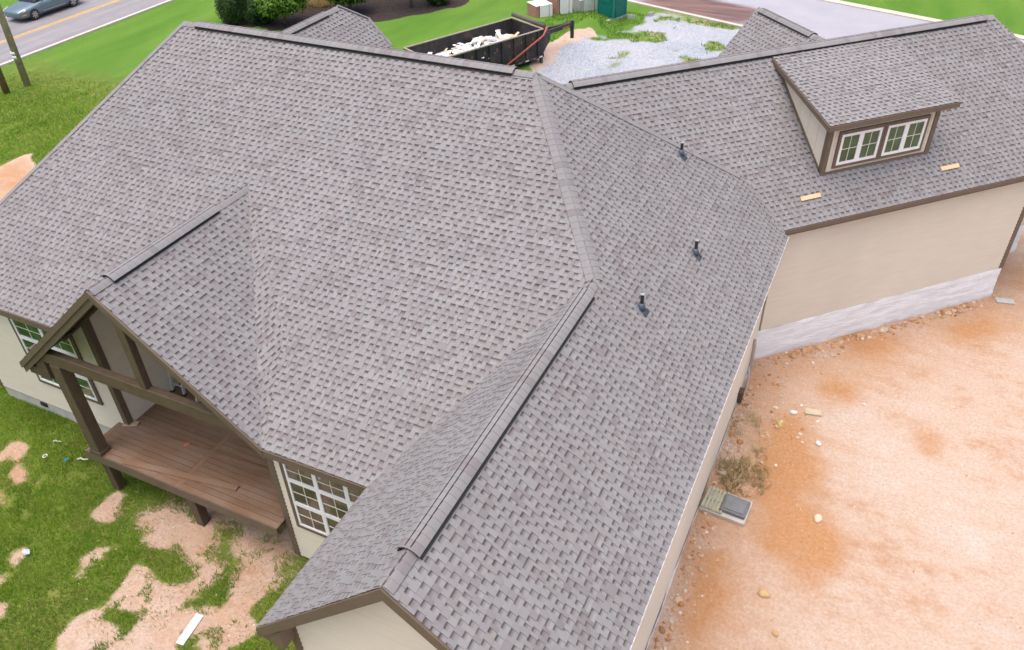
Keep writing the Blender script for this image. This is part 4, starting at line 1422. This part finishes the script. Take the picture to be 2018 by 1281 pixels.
GC = [(.12, .26, .018), (.30, .45, .042), (.44, .37, .14)]


def keep_front(x, y, r):
    g = masks(x, y)[0]
    house_ = ((x > -11.7) & (x < -1.9) & (y > -6.55)) | ((x > -1.7) & (y > -7.3)) | ((x > 1.35) & (x < 5.8) & (y > -10.35))
    nz = vnoise(x, y, 3.0, 9)
    return ((g + .9 * (nz - .5) + r.normal(0, .22, len(x))) > .50) & ~house_


blades("front_grass", 230000, (-15, 2.0), (-14.5, -6.3), .05, .14, .009, 5, "lush patchy grass in the front yard below the deck", keep_front, GC, .8)
blades("sparse_grass", 9000, (-7.5, 1.0), (-12.5, -6.7), .03, .09, .008, 15, "sparse dry grass on the bare sand near the deck posts",
       lambda x, y, r: (masks(x, y)[0] < .7) & (vnoise(x, y, 2.4, 63) > .42 + .2 * sstep(-8.0, -10.0, y)), [(.12, .20, .03), (.30, .28, .09), (.42, .34, .16)], 1.2)
blades("side_grass", 110000, (-34, -11.5), (-6, 11.5), .05, .14, .022, 6, "rough green grass on the left between house and road",
       lambda x, y, r: (masks(x, y)[0] + r.normal(0, .15, len(x)) > .6) & ~((x > -12) & (y > -6.7)) & (r.random(len(x)) < 1 - .8 * sstep(8.5, 11, y)), [(.13, .27, .018), (.25, .41, .036), (.40, .36, .11)], .8)
blades("gravel_weeds", 16000, (-11, 2), (24, 32), .05, .16, .02, 7, "weeds and grass on the edge of the gravel",
       lambda x, y, r: (masks(x, y)[2] < .5) & (masks(x, y)[0] > .5) & (vnoise(x, y, .8, 77) > .45), [(.075, .165, .016), (.17, .30, .032), (.33, .28, .09)], .7)
WEEDP = [(5.95, 1.25), (6.49, 0.87), (7.08, -0.75), (7.16, -1.73), (5.98, -1.76), (5.96, -0.71)]
blades("dry_weeds", 2600, (5.9, 7.4), (-2.0, 1.3), .08, .30, .012, 8, "dry straw and weeds against the east wall above the pallet",
       lambda x, y, r: inpoly(x + r.normal(0, .08, len(x)), y + r.normal(0, .08, len(x)), WEEDP) & (vnoise(x, y, 2.0, 55) > .42), [(.26, .25, .10), (.46, .37, .19), (.52, .43, .26)], 1.8)

# ================================================================== background
# utility poles by the road
for (x, y, h, r0, lab, lean) in ((-31.77, 10.05, 10.0, .17, "weathered grey utility pole with a white band beside the road", (.35, .02)),
                                 (-31.9, 8.95, 7.5, .16, "brown leaning pole at the left edge below the utility pole", (.2, .05))):
    pol = thing("utility_pole", (x, y, ZG), lab, "pole")
    mb = MB(); mb.tube([(x, y, ZG - .1), (x + lean[0] * .4, y + lean[1] * .5, ZG + h * .5), (x + lean[0], y + lean[1], ZG + h)], [r0, r0 * .9, r0 * .75], 14)
    mb.build("shaft", M['pole'] if r0 > .165 else plain('brown_pole', (.20, .125, .07), .9, .3, 6), pol, True)
    if r0 > .165:
        for zz in (1.42, 1.62):
            mb = MB(); mb.tube([(x + .02, y, ZG + zz), (x + .02, y, ZG + zz + .16)], r0 + .012, 14); mb.build("band", M['white'], pol, True)
        mb = MB(); mb.box((x - 1.1, y - .06, ZG + 9.0), (x + 1.5, y + .06, ZG + 9.14)); mb.build("crossarm", M['pole'], pol)
mb = MB(); mb.box((-33.0, 8.2, ZG), (-32.85, 8.6, ZG + .75))
crate("marker_box", mb, M['white'], "white utility marker box at the left edge behind the poles", "utility box", (-32.9, 8.4, ZG))


# sedan on the road, nose towards the viewer's left
def sedan():
    car = thing("sedan", (-41.55, 19.35, ZG + .036), "silver blue sedan driving on the road at the upper left", "car")
    z0 = ZG + .036; cx = -41.55; yf = 17.0

    def W(l, x, z): return A(cx + x, yf + l, z0 + z)      # l from nose, x across, z up
    paint = M['carpaint']
    st = [(0.0, .55, .32, .58), (.12, .74, .24, .68), (.45, .84, .20, .76), (.95, .89, .19, .83), (1.35, .90, .19, .90), (1.7, .905, .19, .94), (2.5, .91, .19, .95), (3.4, .91, .19, .96), (3.9, .90, .20, .98), (4.35, .87, .24, .97), (4.65, .80, .30, .90), (4.75, .66, .38, .80)]
    rings = []
    for (l, hw, zb_, zt) in st:
        sec = []
        for (fx, fz) in ((-1, .25), (-1.0, .6), (-.97, .85), (-.80, .97), (-.4, 1.0), (.4, 1.0), (.80, .97), (.97, .85), (1.0, .6), (1, .25), (.9, 0), (-.9, 0)):
            sec.append(W(l, hw * fx, zb_ + (zt - zb_) * fz))
        rings.append(sec)
    mb = MB(); mb.loft(rings); mb.build("body", paint, car, True)
    gst = [(1.28, .70, .90, .93), (1.75, .68, .93, 1.24), (2.2, .62, .94, 1.43), (2.7, .60, .95, 1.46), (3.25, .60, .95, 1.42), (3.75, .62, .96, 1.22), (4.2, .66, .96, .99)]
    rings = []
    for (l, hw, zb_, zt) in gst:
        rings.append([W(l, -hw - .14 * (zt - zb_) / .5, zb_), W(l, -hw, zb_ + (zt - zb_) * .8), W(l, -hw * .8, zt), W(l, hw * .8, zt), W(l, hw, zb_ + (zt - zb_) * .8), W(l, hw + .14 * (zt - zb_) / .5, zb_)])
    mb = MB(); mb.loft(rings); mb.build("greenhouse", M['carglass'], car, True)
    rings = [[W(l, -hw * .8, zt + .012), W(l, hw * .8, zt + .012), W(l, hw * .78, zt - .03), W(l, -hw * .78, zt - .03)] for (l, hw, zb_, zt) in gst[2:5]]
    mb = MB(); mb.loft(rings); mb.build("roof_panel", paint, car, True)
    for sx in (-1, 1):
        for l in (.95, 3.81):
            c = W(l, sx * .80, .33)
            mb = MB()
            prof = [(.33, -.10), (.33, .08), (.30, .11), (.22, .115), (.22, -.10)]
            rings = []
            for k in range(24):
                a = 2 * math.pi * k / 24
                rings.append([c + A(sx * o_, math.cos(a) * r_, math.sin(a) * r_) for r_, o_ in prof])
            rings.append(rings[0])
            mb.loft(rings, True, False); wh = mb.build("wheel", M['rubber'], car, True)
            mb = MB(); mb.tube([c + A(sx * .06, 0, 0), c + A(sx * .10, 0, 0)], .225, 24); mb.build("rim", plain('dark_rim', (.10, .10, .11), .4, metal=.6), wh)
            for k in range(7):
                a = 2 * math.pi * k / 7
                mb = MB(); mb.bar(c + A(sx * .108, 0, 0), c + A(sx * .108, .21 * math.cos(a), .21 * math.sin(a)), .05, .02, (1, 0, 0)); mb.build("spoke", M['metal'], wh)
        mb = MB(); mb.loft([[W(.10, sx * .50, .55), W(.10, sx * .70, .55), W(.07, sx * .68, .62), W(.07, sx * .50, .63)], [W(.42, sx * .62, .66), W(.46, sx * .85, .64), W(.50, sx * .82, .73), W(.50, sx * .60, .755)]])
        mb.build("headlight", M['lamp_glass'], car)
        mb = MB(); mb.obox(W(.30, sx * .80, .42), (A(sx * .35, 1, 0), A(1, -sx * .35, 0), A(0, 0, 1)), (.13, .02, .03)); mb.build("indicator", plain('amber', (.75, .25, .05), .3), car)
        mb = MB(); mb.box(W(1.55, sx * .915 - .012, .36), W(3.2, sx * .915 + .012, .39)); mb.build("side_moulding", M['metal'], car)
        mb = MB(); mb.obox(W(1.62, sx * .98, .98), (A(1, 0, 0), A(0, 1, 0), A(0, 0, 1)), (.10, .06, .06)); bevel(mb.build("mirror", paint, car), .03, 3)
        for l in (2.35, 3.25):
            mb = MB(); mb.box(W(l, sx * .915 - .012, .76), W(l + .2, sx * .915 + .012, .79)); mb.build("door_handle", paint, car)
    mb = MB(); mb.obox(W(.05, 0, .40), (A(1, 0, 0), A(0, 1, 0), A(0, 0, 1)), (.55, .03, .06)); mb.build("grille", M['vent'], car)
    mb = MB(); mb.obox(W(.02, 0, .50), (A(1, 0, 0), A(0, 1, 0), A(0, 0, 1)), (.26, .015, .05)); mb.build("number_plate", M['white'], car)
    return car


M['carpaint'] = plain('silver_blue_paint', (.16, .22, .25), .28, .06, 2, metal=.55)
M['carglass'] = plain('car_glass', (.015, .02, .03), .06, .1, 2)
M['lamp_glass'] = plain('lamp_glass', (.62, .64, .66), .15, .05, 5)
sedan()


# dump trailer full of rubble
def trailer():
    F = A(-8.5, 21.6, 0); l = unit((-.43, -.903, 0)); w = unit((-.903, .43, 0)); up = A(0, 0, 1)
    L, Wd, zt, zf = 6.55, 2.45, -2.24, -3.52
    tr = thing("dump_trailer", tuple(F + l * 3.2 + w * 1.2 + up * ZG), "black gooseneck dump trailer with rusty inside standing on the lawn", "trailer")
    blk = M['trailer']

    def Q(a, b, z): return F + l * a + w * b + up * z

    def slab(name, a0, a1, b0, b1, z0, z1, mat=blk):
        mb = MB(); mb.prism([Q(a0, b0, z0), Q(a1, b0, z0), Q(a1, b1, z0), Q(a0, b1, z0)], up * (z1 - z0)); return mb.build(name, mat, tr)
    slab("side_panel", 0, L, 0, .05, zf, zt - .04); slab("side_panel", 0, L, Wd - .05, Wd, zf, zt - .04)
    slab("front_panel", 0, .05, .05, Wd - .05, zf, zt - .04); slab("tailgate", L - .05, L, .05, Wd - .05, zf, zt - .04)
    slab("floor", .05, L - .05, .05, Wd - .05, zf, zf + .05)
    for a0, a1, b0, b1 in ((0, L, -.03, .07), (0, L, Wd - .07, Wd + .03), (-.03, .08, .07, Wd - .07), (L - .08, L + .03, .07, Wd - .07)):
        slab("top_rail", a0, a1, b0, b1, zt - .04, zt, M['rail'])
    for k in range(9):
        a = .35 + k * .74
        slab("rib", a, a + .09, -.07, 0, zf + .04, zt - .06); slab("rib", a, a + .09, Wd, Wd + .07, zf + .04, zt - .06)
        mb = MB(); mb.prism([Q(a + .3, -.012, -2.68), Q(a + .40, -.012, -2.68), Q(a + .40, -.012, -2.52), Q(a + .3, -.012, -2.52)], w * .011); mb.build("rust_patch", M['rust'], tr)
    slab("chassis", 0, L, .35, .55, zf - .22, zf); slab("chassis", 0, L, Wd - .55, Wd - .35, zf - .22, zf)
    slab("sill", 0, L, -.02, .08, zf - .10, zf + .03)
    for k in range(8):
        slab("reflector", .1 + k * .45, .1 + k * .45 + .2, -.03, -.022, zf - .08, zf - .02, M['red'] if k % 2 else M['white'])
    for b in (.05, Wd - .17):
        slab("landing_leg", .02, .14, b, b + .12, ZG - .02, zf, M['brown_dark'])
    slab("landing_foot", -.05, .2, 0, .2, ZG, ZG + .05, M['brown_dark'])
    # gooseneck
    for b in (.75, 1.55):
        mb = MB(); mb.bar(Q(.1, b, zf - .1), Q(-.45, b, zf + .05), .12, .22); mb.bar(Q(-.4, b, zf + .05), Q(-1.1, b * .5 + .6, zf + .62), .12, .22); mb.bar(Q(-1.05, b * .5 + .6, zf + .62), Q(-3.0, 1.2, zf + .58), .12, .2)
        mb.build("gooseneck_beam", blk, tr)
    mb = MB(); mb.bar(Q(-3.0, 1.2, zf + .75), Q(-3.0, 1.2, -3.66), .15, .15, (0, 1, 0)); mb.build("kingpin", blk, tr)
    mb = MB(); mb.bar(Q(-2.2, 1.05, zf + .55), Q(-2.7, 1.1, zf + .55), .02, .1); mb.build("reflector", M['red'], tr)
    mb = MB(); mb.prism([Q(-.05, .05, zf + .1), Q(-.65, .25, zf + .55), Q(-.65, .25, zf + .9), Q(-.05, .05, zt - .25)], w * .05); mb.build("gusset", blk, tr)
    # tarp roller and red tarp arm
    mb = MB(); mb.tube([Q(-.12, .1, zt + .08), Q(-.12, Wd + .1, zt + .10)], .10, 12); mb.build("tarp_roller", plain('tarp', (.10, .09, .08), .8), tr, True)
    mb = MB(); mb.tube([Q(-.15, -.1, zt + .08), Q(.15, -.14, zt - .28), Q(2.6, -.14, zf + .05)], .045, 10); mb.build("tarp_arm", M['red'], tr, True)
    # wheels
    for b in (.12, Wd - .12):
        for a in (3.5, 4.4):
            mb = MB(); mb.tube([Q(a, b - .14, ZG + .38), Q(a, b + .14, ZG + .38)], .38, 20); wh = mb.build("wheel", M['rubber'], tr)
            mb = MB(); mb.tube([Q(a, b - .15, ZG + .38), Q(a, b + .15, ZG + .38)], .2, 16); mb.build("rim", M['rail'], wh)
    mb = MB()
    c = Q(-.55, 1.1, zf + 1.05)
    rings = []
    for k in range(20):
        a = 2 * math.pi * k / 20; e = l * math.cos(a) + w * math.sin(a)
        rings.append([c + e * (.32 + .1 * math.cos(t)) + up * .1 * math.sin(t) for t in np.linspace(0, 2 * math.pi, 9)[:-1]])
    rings.append(rings[0]); mb.loft(rings, True, False); mb.build("spare_tyre", M['rubber'], tr, True)
    # load
    r = np.random.default_rng(4); mb = MB()
    for k in range(300):
        a = r.uniform(.5, L - .3); b = r.uniform(.3, Wd - .3)
        ht = .50 + .45 * math.exp(-((a - 3.2) / 2.4) ** 2 - ((b - Wd * .5) / .9) ** 2)
        z = zf + ht * r.uniform(.5, 1.15)
        col = [(.80, .80, .82), (.74, .72, .70), (.56, .45, .30), (.78, .78, .80), (.82, .82, .85)][r.integers(5)]
        if r.random() < .72:
            v, f, c_ = rock(Q(a, b, z), r.uniform(.09, .28), int(r.integers(1e6)), col); mb.add(v, f, c_)
        else:
            d_ = unit(l * r.normal() + w * r.normal() + up * r.normal(0, .25)); s_ = unit(np.cross(d_, up)); mb.obox(Q(a, b, z + .1), (d_, s_, np.cross(s_, d_)), (r.uniform(.2, .7), r.uniform(.03, .12), .015), col)
    v, f = [], []
    mb.prism([Q(.1, .1, zf + .05), Q(L - .1, .1, zf + .05), Q(L - .1, Wd - .1, zf + .05), Q(.1, Wd - .1, zf + .05)], up * .3, (.5, .46, .42))
    o = mb.build("debris_pile", M['stone']); tag(o, "pile of white plaster, boards and sacks inside the dump trailer", "debris", None, "stuff")


def trailer_mat():
    m, nt, bs = new_mat('worn_black_steel')
    p = geo_pos(nt); n = noise(nt, 2.2, 6, .7, p); n2 = noise(nt, 9, 5, .7, p)
    r = ramp(nt, n.outputs[0], [(.4, (.014, .015, .018)), (.55, (.03, .027, .028)), (.66, (.085, .045, .028)), (.8, (.16, .11, .085))])
    r2 = ramp(nt, n2.outputs[0], [(.66, (0, 0, 0)), (.72, (.6,) * 3)])
    c = mixc(nt, r2.outputs[0], r.outputs[0], (.14, .14, .13))
    nt.links.new(c, bs.inputs["Base Color"]); bs.inputs["Roughness"].default_value = .6
    return m


M['trailer'] = trailer_mat()
M['rail'] = plain('worn_rail', (.28, .24, .19), .7, .3, 8)
M['rust'] = plain('rust', (.17, .075, .035), .9, .4, 12)
M['red'] = plain('red_oxide_paint', (.42, .085, .055), .5, .2, 8)
trailer()


# portable toilet
def toilet():
    teal = plain('teal_plastic', (.0, .135, .115), .45, .12, 3)
    c = A(-8.2, 30.75, ZG); u = unit((1.0, -.36, 0)); v = A(-u[1], u[0], 0)
    t = thing("portable_toilet", tuple(c), "dark teal portable toilet standing on the grass behind the gravel", "toilet")
    up = A(0, 0, 1)
    mb = MB(); mb.obox(c + up * .08, (u, v, up), (.62, .62, .08)); mb.build("base", plain('grey_skid', (.30, .30, .29), .8), t)
    for s_, ax, ot in ((-1, v, u), (1, v, u), (1, u, v), (-1, u, v)):
        mb = MB(); cc = c + ax * s_ * .56 + up * 1.2
        mb.obox(cc, (ot, ax, up), (.56, .02, 1.05))
        for zc in (.45, 1.25, 1.95):
            mb.obox(cc + ax * s_ * .025 + up * (zc - 1.2), (ot, ax, up), (.40, .015, .30))
        mb.build("wall_panel", teal, t)
    for i in (-1, 1):
        for j in (-1, 1):
            mb = MB(); mb.obox(c + u * i * .57 + v * j * .57 + up * 1.2, (u, v, up), (.035, .035, 1.06)); mb.build("corner_post", plain('teal_light', (.02, .19, .165), .4), t)
    mb = MB(); mb.loft([[c + u * i * .63 * k + v * j * .63 * k + up * z for i, j in ((-1, -1), (1, -1), (1, 1), (-1, 1))] for k, z in ((1, 2.26), (1, 2.36), (.6, 2.50))]); mb.build("roof", teal, t)
    mb = MB(); mb.tube([c + u * .4 + v * .4 + up * 2.3, c + u * .4 + v * .4 + up * 2.75], .05, 10); mb.build("vent_stack", teal, t)


toilet()


# wrapped brick cubes and loose blocks
def brick_cube(x, y, rot, nx_, ny_, nz_, mat, label, wrapcol, s=.2):
    u = A(math.cos(rot), math.sin(rot), 0); v = A(-u[1], u[0], 0); up = A(0, 0, 1); c = A(x, y, ZG)
    t = thing("brick_cube", (x, y, ZG), label, "bricks")
    me = None
    bl, bw, bh = .21, .105, .068
    hx, hy, hz = nx_ * bl / 2, ny_ * bw / 2, nz_ * bh
    mb = MB(); mb.obox(c + up * (hz / 2 + .1), (u, v, up), (hx - .012, hy - .012, hz / 2)); mb.build("core", M['block'], t)
    mb0 = MB(); mb0.obox((0, 0, 0), (u, v, up), (bl / 2 - .006, bw / 2 - .005, bh / 2 - .005)); bm_ = mb0.mesh("brick"); bm_.materials.append(mat)
    for k in range(nz_):
        for j in range(ny_):          # the two faces in view: near end (-v side) and the -u end
            pos = c + u * (-hx + bl / 2) + v * (-hy + bw / 2 + j * bw) + up * (.1 + bh * (k + .5))
            o = bpy.data.objects.new("brick", bm_); COL.objects.link(o); o.parent = t; o.location = pos - c
    mb = MB()
    mb.obox(c + up * (hz + .106), (u, v, up), (hx + .01, hy + .01, .008))
    mb.obox(c + v * -(hy + .012) + up * (hz / 2 + .1) + u * .1, (u, v, up), (hx - .1, .008, hz / 2)); mb.obox(c + u * (hx + .012) + up * (hz / 2 + .1), (u, v, up), (.008, hy, hz / 2))
    mb.build("plastic_cover", wrapcol, t)
    mb = MB(); mb.obox(c + up * .05, (u, v, up), (hx, hy, .05)); mb.build("pallet_base", M['wood_pale'], t)
    for q_ in (-.3, .3):
        mb = MB(); mb.obox(c + u * hx * q_ * 2 + up * (hz / 2 + .105), (u, v, up), (.012, hy + .024, hz / 2 + .012)); mb.build("strap", M['vent'], t)
    return t


redb = plain('red_brick', (.40, .20, .14), .85, .25, 12)
wcol = plain('clear_wrap', (.80, .76, .77), .35, .06, 4); gcol_ = plain('grey_wrap', (.62, .61, .60), .6, .1, 4)
brick_cube(-11.8, 28.55, .95, 5, 10, 14, redb, "nearest brick pallet under white plastic with bare red brick ends", wcol)
brick_cube(-11.05, 29.7, .95, 5, 10, 16, redb, "middle brick pallet under white plastic with black straps", wcol)
brick_cube(-10.2, 31.3, .95, 6, 12, 11, M['block'], "low grey block pallet furthest back beside the brick pallets", gcol_)


def cinder(x, y, rot, label, tip=False):
    u = A(math.cos(rot), math.sin(rot), 0); v = A(-u[1], u[0], 0); up = A(0, 0, 1)
    if tip: v, up = up, -v
    c = A(x, y, ZG + (.1 if not tip else .11)); mb = MB()
    for a, hx in ((-.185, .014), (0, .014), (.185, .014)):
        mb.obox(c + u * a, (u, v, up), (hx + .002, .07, .094))
    for b in (-.084, .084):
        mb.obox(c + v * b, (u, v, up), (.2, .015, .096))
    crate("cinder_block", mb, M['block'], label, "cinder block", (x, y, ZG), "loose cinder blocks")


cinder(-8.05, 29.55, .6, "cinder block on its side at the near foot of the portable toilet", True)
cinder(-7.1, 31.0, .1, "cinder block on the grass to the right of the portable toilet")
cinder(-9.6, 30.3, .0, "cinder block partly behind the left side of the portable toilet")
cinder(-10.85, 30.2, .3, "left one of two cinder blocks in front of the grey pallet", True)
cinder(-10.4, 30.55, .9, "right one of two cinder blocks in front of the grey pallet")
cinder(-6.2, 31.9, 1.3, "cinder block on the white gravel nearest the street kerb")
z = ZG + .03; mb = MB(); mb.obox((-10.1, 29.6, z), (unit((1, .3, 0)), unit((-.3, 1, 0)), A(0, 0, 1)), (.22, .06, .02))
crate("wood_offcut", mb, M['wood_pale'], "pale wood offcut on the grass between trailer hitch and toilet", "wood scrap", (-10.1, 29.6, ZG))


# shrubs and trees in the mulch bed
def foliage(c, rx, ry, rz, n, size, seed, cols, shape=1.0, hollow=.55):
    r = np.random.default_rng(seed)
    d = r.normal(size=(n, 3)); d /= np.linalg.norm(d, axis=1)[:, None]
    rad = hollow + (1 - hollow) * r.random(n) ** .5
    az = np.arctan2(d[:, 1], d[:, 0])
    lump = 1 + .16 * np.sin(3 * az + seed) * np.cos(4 * d[:, 2] + seed) + .12 * np.sin(7 * az + 2 * seed + 5 * d[:, 2]) + r.normal(0, .05, n)
    P_ = c + d * (rad * lump)[:, None] * np.array((rx, ry, rz))
    # leaf quads facing roughly outwards
    nrm = d + r.normal(0, .55, (n, 3)); nrm /= np.linalg.norm(nrm, axis=1)[:, None]
    t1 = np.cross(nrm, r.normal(size=(n, 3))); t1 /= np.linalg.norm(t1, axis=1)[:, None]; t2 = np.cross(nrm, t1)
    s = (size * r.uniform(.6, 1.3, n))[:, None]
    V = np.stack([P_ - t1 * s, P_ + t2 * s * .55, P_ + t1 * s, P_ - t2 * s * .55], 1).reshape(-1, 3)
    tone = np.clip(.5 + .35 * np.sin(5 * P_[:, 0] + 3 * P_[:, 1]) * np.sin(4 * P_[:, 2] + 2 * P_[:, 1]) + r.normal(0, .25, n), 0, 1)[:, None]
    C = np.array(cols[0]) * (1 - tone) + np.array(cols[1]) * tone
    return V, C


def plant(name, x, y, kind, h, w, seed, label, cat, low=.36):
    t = thing(name, (x, y, ZG), label, cat)
    o_ = A(x, y, ZG)
    if kind == 'shrub':
        V, C = foliage(A(x, y, ZG + h * .5), w, w, h * .52, 9000, .055, seed, [(.018, .048, .012), (.05, .105, .022)])
        tr_h = h * .5
    else:
        V = []; C = []
        r = np.random.default_rng(seed)
        for k in range(9):
            a = k * 2.4; rr_ = w * .55 * (k > 0)
            v_, c_ = foliage(A(x + rr_ * math.cos(a), y + rr_ * math.sin(a), ZG + h * (low + .32 * r.random())), w * .62, w * .62, h * .22, 1900, .085, seed + k, [(.045, .11, .010), (.14, .26, .028)], hollow=.25)
            V.append(v_); C.append(c_)
        V = np.concatenate(V); C = np.concatenate(C)
        tr_h = h * .8
    me = raw_mesh("crown", V - o_, np.full(len(V) // 4, 4), np.arange(len(V)), C)
    link("crown", me, M['leaf'], t)
    mb = MB(); r0 = .05 + .02 * h
    mb.tube([(x, y, ZG - .05), (x + .03, y, ZG + tr_h * .5), (x - .02, y + .03, ZG + tr_h)], [r0, r0 * .8, r0 * .4], 10)
    if kind != 'shrub':
        for k in range(5):
            a = k * 1.3; b0 = A(x, y, ZG + h * (.38 + .07 * k))
            mb.tube([b0, b0 + A(math.cos(a) * w * .3, math.sin(a) * w * .3, h * .12), b0 + A(math.cos(a) * w * .6, math.sin(a) * w * .6, h * .26)], [r0 * .45, r0 * .3, r0 * .12], 7)
    mb.build("trunk", M['bark'], t, True)


plant("holly_shrub", -28.6, 22.0, 'shrub', 2.1, .95, 3, "dark green rounded shrub at the left end of the mulch bed", "shrub")
plant("holly_shrub", -27.1, 22.6, 'shrub', 1.75, .95, 8, "lower dark green shrub between the left shrub and the young tree", "shrub")
plant("young_tree", -25.7, 22.95, 'tree', 3.1, 1.35, 12, "bright green young tree with pale trunk in the mulch bed", "tree")
plant("young_tree", -23.3, 26.2, 'tree', 3.2, 1.3, 25, "bright green young tree half hidden behind the rear gable", "tree")
plant("young_tree", -20.35, 28.4, 'tree', 3.6, 1.3, 39, "young tree with thin pale trunk at the right end of the mulch bed", "tree", .72)
plant("holly_shrub", -19.1, 29.6, 'shrub', 1.3, .8, 47, "small dark shrub at the right tip of the mulch bed", "shrub")
# dry ornamental grass by the bed
blades("dry_bed_grass", 5000, (-28.5, -25.0), (25.8, 28.2), .15, .5, .03, 19, "tan dry ornamental grass behind the young tree",
       lambda x, y, r: np.hypot((x + 26.7) / 1.6, (y - 27.0) / 1.0) < 1, [(.30, .22, .10), (.46, .36, .19), (.5, .4, .22)], .9)
